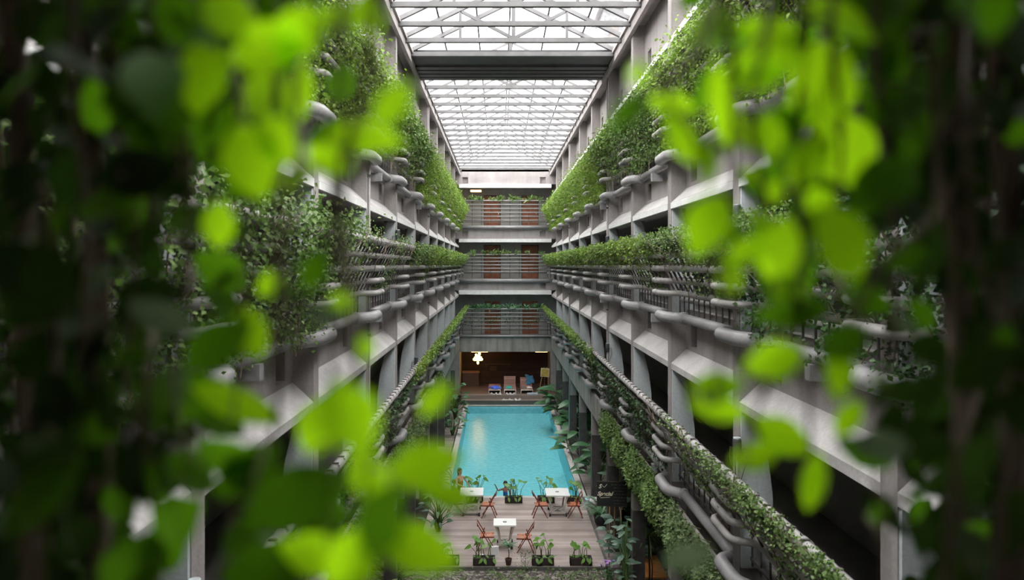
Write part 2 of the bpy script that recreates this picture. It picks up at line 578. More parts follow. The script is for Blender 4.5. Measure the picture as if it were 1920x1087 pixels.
def leaf_cloud(name, Pos, D, Nn, L, Wd, mat):
    """many small folded leaves in one foliage mesh (numpy)"""
    Pos, D, Nn = np.asarray(Pos, float), np.asarray(D, float), np.asarray(Nn, float)
    n = len(Pos)
    D /= np.linalg.norm(D, axis=1, keepdims=True) + 1e-9
    S = np.cross(D, Nn)
    S /= np.linalg.norm(S, axis=1, keepdims=True) + 1e-9
    U = np.cross(S, D)
    L = np.broadcast_to(L, (n,))[:, None]
    Wd = np.broadcast_to(Wd, (n,))[:, None]
    mid = Pos + D * L * 0.45
    V = np.stack([Pos, mid - S * Wd / 2 + U * Wd * 0.12, Pos + D * L - U * L * 0.12, mid + S * Wd / 2 + U * Wd * 0.12], axis=1).reshape(-1, 3)
    base = (np.arange(n) * 4)[:, None]
    Fc = np.concatenate([base + np.array([[0, 1, 2]]), base + np.array([[0, 2, 3]])], axis=1).reshape(-1, 3)
    me = bpy.data.meshes.new(name)
    me.vertices.add(len(V))
    me.vertices.foreach_set('co', V.astype(np.float32).ravel())
    me.loops.add(Fc.size)
    me.loops.foreach_set('vertex_index', Fc.astype(np.int32).ravel())
    me.polygons.add(len(Fc))
    me.polygons.foreach_set('loop_start', (np.arange(len(Fc)) * 3).astype(np.int32))
    me.update(calc_edges=True)
    me.validate()
    me.materials.append(mat)
    return me


def rdir(n, bias=(0, 0, 0), s=1.0):
    return RNG.normal(size=(n, 3)) * s + np.array(bias)


# ------------------------------------------------------------------ objects
def link(name, data, parent=None, loc=None):
    o = bpy.data.objects.new(name, data)
    C.objects.link(o)
    if parent is not None:
        o.parent = parent
    if loc is not None:
        o.location = loc
    return o


def tag(o, label, cat, group=None, kind=None):
    if label:
        o['label'] = label
    if cat:
        o['category'] = cat
    if group:
        o['group'] = group
    if kind:
        o['kind'] = kind
    return o


def struct(name, mesh, loc=None, scale=None, parent=None):
    o = link(name, mesh, parent, loc)
    if scale:
        o.scale = scale
    if parent is None:
        o['kind'] = 'structure'
    return o


def thing(name, label, cat, loc=(0, 0, 0), rz=0.0, scale=(1, 1, 1), group=None, parts=()):
    """an Empty at the base; parts = (name, mesh[, subparts[, label]])"""
    o = link(name, None, None, loc)
    o.rotation_euler = (0, 0, rz)
    o.scale = scale
    o.empty_display_size = 0.1
    tag(o, label, cat, group)
    for p in parts:
        c = link(p[0], p[1], o)
        if p[0] == 'stem_tangle':
            c['kind'] = 'stuff'
        if len(p) > 3 and p[3]:
            c['label'] = p[3]
        for sname, sm in (p[2] if len(p) > 2 else ()):
            link(sname, sm, c)
    return o


SIDES = {'right': (XR, 1), 'left': (XL, -1)}
KS = list(range(-2, 10))       # columns; bay k runs from column k to column k + 1


def colY(k):
    return Y0 + BAY * k


# ================================================================== THE SETTING
# ground, ceiling of the corridors, long facades
struct('ground', MB().box(-9, -3, -9.2, 10, 20.8, -8.83).mesh('ground', M['ground']))
struct('floor_base', MB().box(-9, 20.8, -9.2, -2.45, 52, -8.78).box(3.55, 20.8, -9.2, 10, 52, -8.78).mesh('floor_base', M['soil']))


def facade(side):
    x, s = SIDES[side]
    # spandrel wall: a long panel per floor, with a small square slot beside each column
    mb = MB()
    for lv in (1, 2, 3, 4):
        z0 = LIPS[lv] - 0.12 if lv > 1 else LIPS[1] + 0.05
        z1 = {1: -4.3, 2: -0.88, 3: 2.26, 4: ROOF + 0.3}[lv]
        h0, h1 = LIPS[lv] + 0.36, LIPS[lv] + 0.78
        if lv == 1:
            mb.box(0.3, colY(-2), z0, 0.45, YE, z1)
            continue
        ys = [colY(-2)]
        for k in KS[1:] + [10]:
            yk = colY(k)
            mb.box(0.3, ys[-1], z0, 0.45, yk - 0.78, z1)
            mb.box(0.3, yk - 0.78, z0, 0.45, yk - 0.36, h0)
            mb.box(0.3, yk - 0.78, h1, 0.45, yk - 0.36, z1)
            ys.append(yk - 0.36)
        mb.box(0.3, ys[-1], z0, 0.45, YE + 2, z1)
    w_ = struct('wall_' + side, mb.mesh('wall_' + side, M['concrete']), (x, 0, 0), (s, 1, 1))
    # corridor back walls, slabs
    bw = MB()
    bw.box(2.3, colY(-2), GROUND, 2.45, YE + 3, ROOF + 0.3)
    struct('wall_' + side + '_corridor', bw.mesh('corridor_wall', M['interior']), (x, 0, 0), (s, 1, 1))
    sl = MB()
    for lv in (1, 2, 3):
        sl.box(0.45, colY(-2), LIPS[lv] + 0.05, 2.3, YE + 3, SLAB[lv] + 0.02)
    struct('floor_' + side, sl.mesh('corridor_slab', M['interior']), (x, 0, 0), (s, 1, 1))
    struct('ceiling_' + side, MB().box(0.0, colY(-2), ROOF + 0.02, 2.6, YE + 3, ROOF + 0.3).mesh('roof_slab', M['concrete']), (x, 0, 0), (s, 1, 1))
    struct('trim_' + side, MB().box(-0.10, colY(-2), ROOF - 0.22, 0.0, YE, ROOF + 0.02).box(-0.16, colY(-2), ROOF + 0.02, 0.02, YE, ROOF + 0.1).mesh('roof_edge', M['concrete']), (x, 0, 0), (s, 1, 1))


for sd in SIDES:
    facade(sd)

column_me = MB().box(0, 0, GROUND - 0.1, 0.3, COLD, ROOF + 0.02).mesh('column', M['column'])
base_me = MB().box(-0.006, -0.006, GROUND - 0.1, 0.306, COLD + 0.006, -6.3).mesh('painted_base', M['black_paint'])
lip_me = MB().box(-0.012, COLD, -0.13, 0.05, BAY, -0.012).mesh('lip', M['lip'])
soffit_prof = [(0.0, -0.12), (0.0, 0.0), (0.3, 0.28), (0.3, -0.12)]
sill_me = MB().prism(soffit_prof, COLD, BAY).mesh('sill', M['sill'])


def fin_mesh(depth):
    prof = [(0.012, -0.16)]
    for z, xx in ((-0.05, 0.04), (-0.01, 0.10), (-0.02, 0.16), (-0.22, 0.235), (-0.5, 0.32), (-0.85, 0.40), (-1.3, 0.455), (-1.8, 0.47), (-depth, 0.47)):
        prof.append((xx, z))
    prof += [(0.012, -depth)]
    return MB().prism(prof, -0.05, -0.001).mesh('fin', M['fin'])


fin_me = {3: fin_mesh(2.2), 2: fin_mesh(2.35), 4: fin_mesh(2.3)}
for sd, (x, s) in SIDES.items():
    for k in KS:
        co = struct('column_' + sd, column_me, (x, colY(k), 0), (s, 1, 1))
        link('painted_base', base_me, co)
        for lv in (2, 3, 4):
            so = struct('sill_' + sd, sill_me, (x, colY(k), LIPS[lv]), (s, 1, 1))
            if lv > 2:
                link('sill_lip', lip_me, so)
            if lv < 4:
                struct('trim_fin_' + sd, fin_me[lv], (x, colY(k), LIPS[lv]), (s, 1, 1))
    # planter beam of the first storey, one cast length per bay
for sd, (x, s) in SIDES.items():
    pb = MB().box(-0.04, 0.02, -5.46, 0.06, BAY - 0.02, -4.66).box(0.06, 0.02, -5.46, 0.3, BAY - 0.02, -5.3).mesh('planter_beam', M['planter'])
    for k in KS:
        struct('beam_' + sd, pb, (x, colY(k), 0), (s, 1, 1))

# ------------------------------------------------------------------ end facade
e = MB()
e.box(XL - 0.3, YE, 5.3, XR + 0.3, YE + 0.25, 6.4)
end_panels = [(5.3, 6.4, 5.33, 5.76), (1.7, 2.42, 1.82, 2.22), (-1.68, -0.98, -1.6, -1.22)]
e = MB()
for z0, z1, h0, h1 in end_panels:
    xs = [(XL - 0.4, -2.42), (-2.05, 2.68), (3.06, XR + 0.4)]
    for a, b in xs:
        e.box(a, YE, z0, b, YE + 0.25, z1)
    for a, b in ((-2.42, -2.05), (2.68, 3.06)):
        e.box(a, YE, z0, b, YE + 0.25, h0)
        e.box(a, YE, h1, b, YE + 0.25, z1)
        e.box(a, YE + 0.22, h0, b, YE + 0.25, h1)
struct('wall_end', e.mesh('wall_end', M['concrete']))
lipm = MB()
for z0, z1 in ((5.05, 5.3), (1.47, 1.7), (-1.96, -1.68)):
    lipm.prism([(XL, z0), (XL, z1), (XR, z1), (XR, z0)], YE - 0.12, YE + 0.2)
struct('trim_end', lipm.mesh('end_lip', M['lip']))
struct('beam_end', MB().box(XL - 0.12, YE - 0.1, -5.72, XR + 0.2, YE + 0.25, -4.76).mesh('end_beam', M['beam_stained']))
sl = MB()
for z0, z1 in ((1.7, 2.45), (-1.7, -0.95), (-5.6, -4.75)):
    sl.box(XL - 0.4, YE + 0.25, z0, XR + 0.4, 50.3, z1)
struct('floor_end', sl.mesh('end_slab', M['gallery']))
struct('ceiling_end', MB().box(XL - 3, YE, 6.12, XR + 3, 50.4, 6.4).mesh('end_roof', M['concrete']))
struct('wall_end_corridor', MB().box(XL - 3, 49.5, -4.75, XR + 3, 49.7, 6.12).mesh('end_corridor_wall', M['gallery']))
struct('wall_lounge', MB().box(XL - 3, 50.2, -8.8, XR + 3, 50.4, -5.6).mesh('lounge_wall', M['wood_wall']))
struct('wall_lounge_side', MB().box(XL - 0.25, YE - 0.1, -8.4, XL + 0.05, 50.2, -5.72).box(XR - 0.05, YE - 0.1, -8.4, XR + 0.3, 50.2, -5.72).mesh('lounge_pier', M['column']))
DN = 0
for zf, cz in ((2.45, 5.0), (-0.95, 1.4)):
    for xa, xb in ((-1.0, 0.05), (1.58, 2.64)):
        DN += 1
        d = struct('door_%d' % DN, MB().box(xa, 49.44, zf, xb, 49.5, zf + 2.25).mesh('door_leaf', M['door_wood']))
        link('door_frame', MB().box(xa - 0.06, 49.42, zf, xa, 49.5, zf + 2.31).box(xb, 49.42, zf, xb + 0.06, 49.5, zf + 2.31).box(xa - 0.06, 49.42, zf + 2.25, xb + 0.06, 49.5, zf + 2.31).mesh('door_frame', M['slat']), d)
        link('door_handle', MB().box(xb - 0.12, 49.38, zf + 1.0, xb - 0.08, 49.44, zf + 1.12).mesh('door_handle', M['chrome']), d)
for xa, xb in ((-1.0, 0.05), (1.58, 2.64)):
    DN += 1
    d = struct('door_%d' % DN, MB().box(xa, 49.44, -4.75, xb, 49.5, -2.5).mesh('door_leaf', M['door_wood']))
    link('door_handle', MB().box(xb - 0.12, 49.38, -3.7, xb - 0.08, 49.44, -3.58).mesh('door_handle', M['chrome']), d)

# ground level at the pool end: steps and lounge floor
struct('floor_lounge', MB().box(XL - 3, 45.75, -9.0, XR + 3, 50.3, -8.3).mesh('lounge_floor', M['lounge_floor']))
struct('floor_step', MB().box(-2.4, 45.1, -9.0, 3.6, 45.75, -8.52).box(-2.4, 45.7, -9.0, 3.6, 46.25, -8.295).mesh('step', M['step']))

# pool
PX0, PX1, PY0, PY1 = -1.95, 3.05, 27.2, 44.65
WZ = GROUND - 0.09
pb = MB()
pb.box(PX0 - 0.3, PY0 - 0.3, -10.0, PX1 + 0.3, PY1 + 0.3, -9.83)
pb.box(PX0 - 0.3, PY0 - 0.3, -9.83, PX0, PY1 + 0.3, GROUND - 0.03).box(PX1, PY0 - 0.3, -9.83, PX1 + 0.3, PY1 + 0.3, GROUND - 0.03)
pb.box(PX0, PY0 - 0.3, -9.83, PX1, PY0, GROUND - 0.03).box(PX0, PY1, -9.83, PX1, PY1 + 0.3, GROUND - 0.03)
k = len(pb.v)      # the floor rises to the far end
pb.v += [(PX0, 36.0, -9.829), (PX1, 36.0, -9.829), (PX1, PY1, -9.829), (PX0, PY1, -9.829), (PX1, PY1, WZ - 0.40), (PX0, PY1, WZ - 0.40)]
pb.f += [(k, k + 1, k + 4, k + 5), (k, k + 3, k + 2, k + 1), (k, k + 5, k + 3), (k + 1, k + 2, k + 4), (k + 3, k + 5, k + 4, k + 2)]
struct('floor_pool', pb.mesh('pool_basin', M['tile']))
cp = MB()
cw = 0.24
cp.box(PX0 - cw, PY0 - 0.12, GROUND - 0.06, PX0, PY1 + cw, GROUND + 0.02).box(PX1, PY0 - 0.12, GROUND - 0.06, PX1 + cw, PY1 + cw, GROUND + 0.02)
cp.box(PX0, PY1, GROUND - 0.06, PX1, PY1 + 0.16, GROUND + 0.02).box(PX0, PY0 - 0.22, GROUND - 0.06, PX1, PY0, GROUND + 0.01)
struct('trim_pool', cp.mesh('pool_coping', M['coping']))
wt = MB()
wt.v = [(PX0, PY0, WZ), (PX1, PY0, WZ), (PX1, PY1, WZ), (PX0, PY1, WZ)]
wt.f = [(0, 1, 2, 3)]
wo = struct('water', wt.mesh('pool_water', M['water']))
# decks
struct('floor_deck', MB().box(-2.5, 20.85, -8.95, 3.12, PY0 - 0.22, GROUND).mesh('deck', M['deck']))
struct('floor_deck_side', MB().box(PX1 + cw, PY0 - 0.22, -8.95, 4.6, 45.1, GROUND - 0.03).box(3.2, 20.85, -8.95, 4.6, PY0 - 0.22, GROUND - 0.04).box(-4.2, PY0 - 0.22, -8.95, PX0 - cw, 45.1, GROUND - 0.03).mesh('deck_side', M['deck_side']))
struct('trim_deck', MB().box(3.12, 20.6, -8.95, 3.2, PY0 - 0.12, GROUND + 0.02).box(-2.5, 20.78, -8.95, 3.12, 20.85, GROUND + 0.01).mesh('deck_edge', M['slat']))

# ------------------------------------------------------------------ roof
RIDGE = 1.55
XM = (XL + XR) / 2


def truss(y, label, detail):
    h0, h1 = XL - 0.05, XR + 0.05
    rw = 0.11 if y < 21 else 0.065
    ch = 0.06 if y < 28 else 0.055
    parts = [('bottom_chord', MB().box(h0, y - ch, ROOF - ch, h1, y + ch, ROOF + ch).mesh('bottom_chord', M['steel']))]
    parts.append(('rafter', MB().bar((h0, y, ROOF + 0.05), (XM, y, ROOF + RIDGE), rw, rw, (0, 1, 0)).mesh('rafter', M['rafter'])))
    parts.append(('rafter', MB().bar((h1, y, ROOF + 0.05), (XM, y, ROOF + RIDGE), rw, rw, (0, 1, 0)).mesh('rafter', M['rafter'])))
    if detail:
        parts.append(('king_post', MB().bar((XM, y, ROOF + 0.05), (XM, y, ROOF + RIDGE - 0.06), 0.10, 0.10).mesh('king_post', M['steel'])))
        for sx in (-1, 1):
            xa = XM + sx * 1.45
            parts.append(('strut', MB().bar((XM, y, ROOF + 0.05), (xa, y, ROOF + RIDGE * 0.52), 0.08, 0.08, (0, 1, 0)).mesh('strut', M['steel'])))
            parts.append(('hanger', MB().bar((xa, y, ROOF + 0.05), (xa, y, ROOF + RIDGE * 0.5), 0.08, 0.08).mesh('hanger', M['steel'])))
    thing('roof_truss', label, 'roof truss', (0, 0, 0), 0, parts=parts)


ty = [12.8, 14.2, 15.55, 16.9, 18.25, 19.6, 20.9]
for i, y in enumerate(ty):
    truss(y, 'white steel roof truss over the near court, %s before the dark gutter slab' % ORD[len(ty) - 1 - i], i % 2 == 1)
ty2 = [24.75 + 1.32 * i for i in range(17)]
for i, y in enumerate(ty2):
    truss(y, 'white steel roof truss over the pool, %s beyond the dark gutter slab' % ORD[i], i == 0)
gm = MB()
gm.box(XL, 21.0, ROOF - 0.04, XR, 21.9, ROOF + 0.16)
for i in range(4):
    gm.box(XL, 21.9 + i * 0.42, ROOF - 0.10, XR, 21.9 + i * 0.42 + 0.30, ROOF + 0.16)
    gm.box(XL, 21.9 + i * 0.42 + 0.30, ROOF + 0.04, XR, 21.9 + i * 0.42 + 0.42, ROOF + 0.16)
struct('ceiling_gutter', gm.mesh('gutter_slab', M['gutter']))
# purlins along the slopes and clear roof sheets
pm = MB()
for sx in (-1, 1):
    for t in (0.33, 0.66, 0.98):
        hx = XM + sx * (XR - XM) * (1 - t)
        pm.box(hx - 0.025, 10, ROOF + 0.1 + RIDGE * t, hx + 0.025, YE, ROOF + 0.15 + RIDGE * t)
struct('beam_roof', pm.mesh('ridge_purlins', M['steel']))
gz = MB()
for sx in (-1, 1):
    k = len(gz.v)
    xe = XM + sx * (XR - XM + 0.3)
    gz.v += [(xe, 0, ROOF + 0.12), (xe, YE + 0.2, ROOF + 0.12), (XM, YE + 0.2, ROOF + RIDGE + 0.2), (XM, 0, ROOF + RIDGE + 0.2)]
    gz.f.append((k, k + 1, k + 2, k + 3))
struct('window_roof', gz.mesh('roof_sheet', M['glazing']))
# solid roof over the first bays and the walkway the picture is taken from
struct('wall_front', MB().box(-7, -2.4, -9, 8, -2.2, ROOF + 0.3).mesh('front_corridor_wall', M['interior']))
struct('ceiling_front', MB().box(-7, -2.2, 1.35, 8, 0.25, 1.9).box(-7, -2.2, 4.6, 8, 0.25, 5.1).mesh('front_slab', M['concrete']))
struct('floor_front', MB().box(-7, -2.2, -2.0, 8, 0.25, -1.55).mesh('front_floor', M['concrete']))

# ================================================================== PIPES ALONG THE FACADES
FLOORNAME = {3: 'third', 2: 'second', 1: 'first'}
run_me = MB().tube([(0.10, 0.45, 0), (0.10, BAY - 0.62, 0)], 0.09, 12).mesh('pipe_run', M['pipe'], True)
elb_me = MB().tube(arc_path([(0.10, -0.66, 0), (-0.16, -0.40, 0), (-0.16, 0.40, 0), (0.10, 0.50, 0)], 0.2, 6), 0.108, 12).mesh('pipe_elbow', M['pipe'], True)
col_me = MB().tube([(0.10, -0.70, 0), (0.085, -0.62, 0)], 0.12, 12).mesh('pipe_collar', M['pipe'], True)
brk_me = MB().box(-0.02, 1.7, -0.26, 0.22, 1.84, -0.08).mesh('pipe_bracket', M['pipe'])
for sd, (x, s) in SIDES.items():
    for lv in (3, 2, 1):
        o = thing('drain_pipe', 'fat grey drain pipe bending around each column along the %s floor of the %s facade' % (FLOORNAME[lv], sd),
                  'pipe', (x, 0, PIPEZ[lv]), 0, (s, 1, 1), group='drain pipes along the facades')
        for k in KS[1:]:
            y = colY(k)
            link('pipe_run', run_me, o, (0, y, 0))
            link('pipe_elbow', elb_me, o, (0, y, 0))
            if k < 5:
                link('pipe_collar', col_me, o, (0, y, 0))
                if k % 2 == 0:
                    link('pipe_bracket', brk_me, o, (0, y, 0))

# ================================================================== LEANING RAILINGS
RX = [-0.42, -0.33, -0.20, -0.04, 0.06]
RZ = [0.0, -0.26, -0.50, -0.74, -0.98]
RR = [0.072, 0.052, 0.062, 0.055, 0.055]
rail_parts = []
for i in range(5):
    if i < 2:
        pts = [(RX[i], 0.0, RZ[i]), (RX[i], BAY - 0.004, RZ[i])]
    else:
        xi = RX[i]
        pts = arc_path([(-0.27, 0.0, RZ[i]), (-0.27, 0.40, RZ[i]), (xi, 0.52, RZ[i]), (xi, BAY - 0.62, RZ[i]), (-0.27, BAY - 0.46, RZ[i]), (-0.27, BAY - 0.004, RZ[i])], 0.12, 4)
    rail_parts.append(('rail_pipe', MB().tube(pts, RR[i], 8).mesh('rail_pipe', M['rail'], True)))
sl = MB()
nsl = 12
for j in range(nsl):
    y = 0.17 + BAY * j / nsl
    sl.bar((-0.475, y, 0.05), (0.02, y, -0.92), 0.028, 0.045, (0, 1, 0))
    sl.bar((-0.475, y, 0.078), (-0.39, y, 0.078), 0.03, 0.018)
sl.bar((-0.17, 0, -0.42), (-0.17, BAY - 0.004, -0.42), 0.03, 0.05)
rail_parts.append(('slat_lattice', sl.mesh('slat_lattice', M['slat'])))
bl = MB()
for j in range(nsl):
    y = 0.25 + BAY * j / nsl
    if 0.3 < y < BAY - 0.05:
        bl.box(0.14, y - 0.012, -1.5, 0.165, y + 0.012, -0.7)
bl.box(0.135, 0.3, -0.72, 0.17, BAY - 0.02, -0.68).box(0.135, 0.3, -1.42, 0.17, BAY - 0.02, -1.38)
rail_parts.append(('baluster_lattice', bl.mesh('baluster_lattice', M['slat'])))
low = MB().tube([(0.20, 0.45, -1.12), (0.20, BAY - 0.1, -1.12)], 0.05, 8)
rail_parts.append(('lower_pipe', low.mesh('lower_pipe', M['rail'], True)))
arm = MB().bar((0.02, 0.12, -0.95), (-0.44, 0.12, -0.02), 0.05, 0.07, (0, 1, 0))
rail_parts.append(('bracket_arm', arm.mesh('bracket_arm', M['slat'])))
for yy in (0.9, 2.1, 3.3):
    rail_parts.append(('coupling', MB().tube([(RX[0], yy - 0.05, 0), (RX[0], yy + 0.05, 0)], 0.085, 10).mesh('coupling', M['pipe'], True)))
for sd, (x, s) in SIDES.items():
    for lv in (3, 2, 1):
        for k in KS[1:]:
            thing('railing', 'leaning slatted pipe railing, %s floor, %s facade, %s bay from the end wall' % (FLOORNAME[lv], sd, ORD[9 - k]),
                  'railing', (x, colY(k), RAILTOP[lv]), 0, (s, 1, 1), group='leaning pipe railings', parts=rail_parts if k < 6 else [q for q in rail_parts if q[0] != 'coupling'])

# ================================================================== CREEPERS ON THE RAILINGS


def on_rail(t, off):
    """point of the lean plane: t = 0 at the top pipe, 1 at the foot; off = distance out towards the court"""
    xx = np.where(t < 1, -0.42 + 0.50 * t, 0.08 - 0.02 * (t - 1))
    zz = -1.0 * t
    return xx - off * 0.8, zz + off * 0.1


def vine_meshes(n, tlo, thi, mode, size, mat, thick=0.16, nst=14):
    y = RNG.uniform(0.0, BAY, n)
    if mode == 'full':
        t = RNG.uniform(tlo, thi, n)
        ph = np.sin(y * 2.3 + 0.7) * 0.12 + np.sin(y * 5.1) * 0.08
        keep = t < thi - 0.25 + ph + RNG.uniform(0, 0.25, n)
    elif mode == 'top':
        t = tlo + (thi - tlo) * RNG.beta(1.3, 2.6, n)
        cl = (np.sin(y * 3.08 + 1.1) + np.sin(y * 6.16 + 0.3)) * 0.5
        keep = RNG.uniform(-0.9, 1.0, n) < cl + 0.45
    else:
        t = RNG.uniform(tlo, thi, n)
        c0 = RNG.uniform(0, BAY, 6)
        dist = np.min(np.abs(y[:, None] - c0[None]), axis=1)
        keep = RNG.uniform(0, 0.45, n) > dist
    y, t = y[keep], t[keep]
    n = len(y)
    off = np.abs(RNG.normal(0.06, thick, n))
    xx, zz = on_rail(t, off)
    zz = zz + RNG.normal(0, 0.03, n)
    y = np.where((xx > -0.10) & (y < 0.42), y + 0.42, y)
    Pos = np.stack([xx, y, zz], 1)
    D = rdir(n, (-0.5, 0, -0.35))
    Nn = rdir(n, (-0.7, -0.2, 0.9), 0.7)
    L = size * RNG.uniform(0.6, 1.3, n)
    fol = leaf_cloud('foliage', Pos, D, Nn, L, L * 0.72, mat)
    st = MB()
    for q in range(nst):
        ys = random.uniform(0.05, BAY - 0.05)
        ta, tb = random.uniform(tlo, tlo + 0.3), random.uniform(thi * 0.6, thi + 0.15)
        pts = []
        for i in range(6):
            t_ = ta + (tb - ta) * i / 5
            o_ = random.uniform(0.02, 0.2)
            a_, b_ = on_rail(np.array(t_), o_)
            pts.append((min(float(a_), -0.05), min(BAY, max(0, ys + 0.12 * math.sin(i * 1.3 + q) + 0.08 * i * (-1) ** q)), float(b_)))
        st.tube(pts, 0.007, 4, False)
    return [('foliage', fol), ('stem_tangle', st.mesh('stem_tangle', M['stem_pale']))]


VM = {
    'L3a': vine_meshes(9000, -0.04, 1.4, 'full', 0.06, M['vine_mid'], 0.16),
    'L3b': vine_meshes(7000, -0.04, 1.45, 'full', 0.07, M['vine_bright'], 0.16),
    'L3c': vine_meshes(9000, -0.04, 1.5, 'full', 0.058, M['vine_bright'], 0.2),
    'open': vine_meshes(3000, -0.06, 1.3, 'top', 0.085, M['vine_mid'], 0.16, 26),
    'top': vine_meshes(2300, -0.14, 0.62, 'top', 0.065, M['vine_bright'], 0.11, 8),
    'top2': vine_meshes(2000, -0.12, 0.55, 'top', 0.065, M['vine_mid'], 0.11, 8),
    'topn': vine_meshes(4200, -0.16, 0.55, 'top', 0.042, M['vine_mid'], 0.11, 10),
    'sparse': vine_meshes(1900, -0.2, 1.0, 'clump', 0.05, M['vine_mid'], 0.10, 8),
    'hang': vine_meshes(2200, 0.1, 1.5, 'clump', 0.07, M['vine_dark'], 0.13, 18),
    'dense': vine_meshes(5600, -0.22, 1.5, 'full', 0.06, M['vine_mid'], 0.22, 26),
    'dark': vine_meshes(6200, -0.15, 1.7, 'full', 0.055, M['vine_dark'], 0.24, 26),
}
VPLAN = {
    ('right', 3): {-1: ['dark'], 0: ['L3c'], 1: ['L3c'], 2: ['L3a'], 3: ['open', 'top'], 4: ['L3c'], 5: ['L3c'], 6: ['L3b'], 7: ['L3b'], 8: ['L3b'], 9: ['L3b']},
    ('left', 3): {-1: ['dark'], 0: ['L3c'], 1: ['L3c'], 2: ['open', 'top'], 3: ['open', 'top2'], 4: ['L3c'], 5: ['L3b'], 6: ['L3b'], 7: ['L3b'], 8: ['L3b'], 9: ['L3b']},
    ('right', 2): {-1: ['dark'], 0: ['sparse', 'topn', 'hang'], 1: ['topn', 'sparse'], 2: ['top', 'sparse'], 3: ['top', 'top2'], 4: ['top'], 5: ['top', 'top2'], 6: ['top', 'top2'], 7: ['top'], 8: ['top', 'top2'], 9: ['top', 'top2']},
    ('left', 2): {-1: ['dense'], 0: ['dense'], 1: ['sparse'], 2: ['sparse'], 3: ['top2'], 4: ['top', 'sparse'], 5: ['top', 'top2'], 6: ['top'], 7: ['top', 'top2'], 8: ['top', 'top2'], 9: ['top', 'top2']},
    ('right', 1): {-1: ['topn'], 0: ['topn', 'sparse'], 1: ['sparse'], 2: ['hang'], 3: ['hang'], 4: ['top2', 'hang'], 5: ['top', 'top2'], 6: ['top', 'top2'], 7: ['top', 'top2'], 8: ['top', 'top2'], 9: ['top']},
    ('left', 1): {-1: ['top2'], 0: ['hang'], 1: ['hang'], 2: ['hang'], 3: ['top'], 4: ['top', 'top2'], 5: ['top', 'top2'], 6: ['top', 'top2'], 7: ['top', 'top2'], 8: ['top', 'top2'], 9: ['top']},
}
VLOOK = {'L3a': 'thick green', 'L3b': 'thick yellow-green', 'L3c': 'shaggy green', 'open': 'thin brown-stemmed', 'top': 'light green', 'top2': 'green', 'topn': 'small-leaved green',
         'sparse': 'sparse', 'hang': 'dry hanging', 'dense': 'dense small-leaved', 'dark': 'dense dark'}
for (sd, lv), plan in VPLAN.items():
    x, s = SIDES[sd]
    for k, kinds in plan.items():
        for i, kd in enumerate(kinds):
            thing('climbing_vine', '%s creeper on %s floor railing, %s facade, %s bay from the end wall' % (VLOOK[kd], FLOORNAME[lv], sd, ORD[9 - k]),
                  'climbing plant', (x, colY(k), RAILTOP[lv]), 0, (s, 1, 1), group='creepers on the facade railings', parts=VM[kd])

# ================================================================== SHRUBS SPILLING OVER THE PLANTER BEAMS


def spill_mesh(n, mat, size, zlo, zhi, thick):
    y = RNG.uniform(0, BAY, n)
    z = RNG.uniform(zlo, zhi, n)
    bulge = 0.5 + 0.5 * np.sin(y * 3.08 * 0.5 + 0.8) ** 2
    d = RNG.uniform(0.0, 1, n) ** 0.6 * thick * bulge * np.sin(np.clip((z - zlo) / (zhi - zlo), 0.05, 1) * PI * 0.85)
    Pos = np.stack([-0.06 - d, y, z], 1)
    D = rdir(n, (-0.6, -0.1, -0.5))
    Nn = rdir(n, (-0.6, -0.3, 1.0), 0.7)
    L = size * RNG.uniform(0.6, 1.3, n)
    fol = leaf_cloud('foliage', Pos, D, Nn, L, L * 0.6, mat)
    st = MB()
    for q in range(10):
        ys = random.uniform(0.2, BAY - 0.2)
        st.tube([(0.1, ys, zhi - 0.15), (-0.12, ys + 0.05, zhi - 0.1), (-0.2, ys + random.uniform(-.2, .2), (zlo + zhi) / 2), (-0.14, min(BAY, max(0, ys + random.uniform(-.3, .3))), zlo + 0.1)], 0.008, 4, False)
    return [('foliage', fol), ('stem_tangle', st.mesh('stem_tangle', M['stem']))]


SP = {'a': spill_mesh(6500, M['vine_mid'], 0.07, -0.95, 0.18, 0.42), 'b': spill_mesh(6500, M['bush_pale'], 0.065, -0.95, 0.15, 0.42), 'c': spill_mesh(4200, M['vine_dark'], 0.07, -0.9, 0.1, 0.3)}
for sd, plan in (('right', {-1: 'c', 0: 'a', 1: 'b', 2: 'a', 3: 'a'}), ('left', {-1: 'c', 0: 'a', 1: 'a', 2: 'a', 3: 'b', 4: 'b', 5: 'b'})):
    x, s = SIDES[sd]
    for k, kd in plan.items():
        thing('trailing_shrub', '%s shrub spilling over a planter beam, %s facade, %s bay from the end wall' % ({'a': 'bushy green', 'b': 'pale green', 'c': 'dark green'}[kd], sd, ORD[9 - k]),
              'shrub', (x, colY(k), -4.62), 0, (s, 1, 1), group='shrubs in the planter beams', parts=SP[kd])

# ================================================================== SPOTLIGHTS ON THE RAILINGS
lamp_parts = [('pole', MB().tube([(0, 0, 0), (0, 0, 0.95)], 0.018, 8).mesh('pole', M['metal_grey'], True)),
              ('lamp_housing', MB().lathe([(0.055, 0.90), (0.06, 0.94), (0.06, 1.13), (0.05, 1.16)], 14).mesh('lamp_housing', M['lamp_black'], True),
               [('lens', MB().lathe([(0.056, 1.16), (0.052, 1.175)], 14).mesh('lens', M['lamp_lens']))])]
cb = MB()
for q in range(3):
    a = q * 2.1
    cb.tube([(0.05 * math.cos(a), 0.05 * math.sin(a), 1.0), (0.13 * math.cos(a), 0.13 * math.sin(a), 1.02), (0.14 * math.cos(a), 0.14 * math.sin(a), 0.85), (0.05 * math.cos(a), 0.05 * math.sin(a), 0.55), (0.02, 0.02 * q, 0.1)], 0.006, 5)
lamp_parts.append(('cable', cb.mesh('cable', M['black'])))
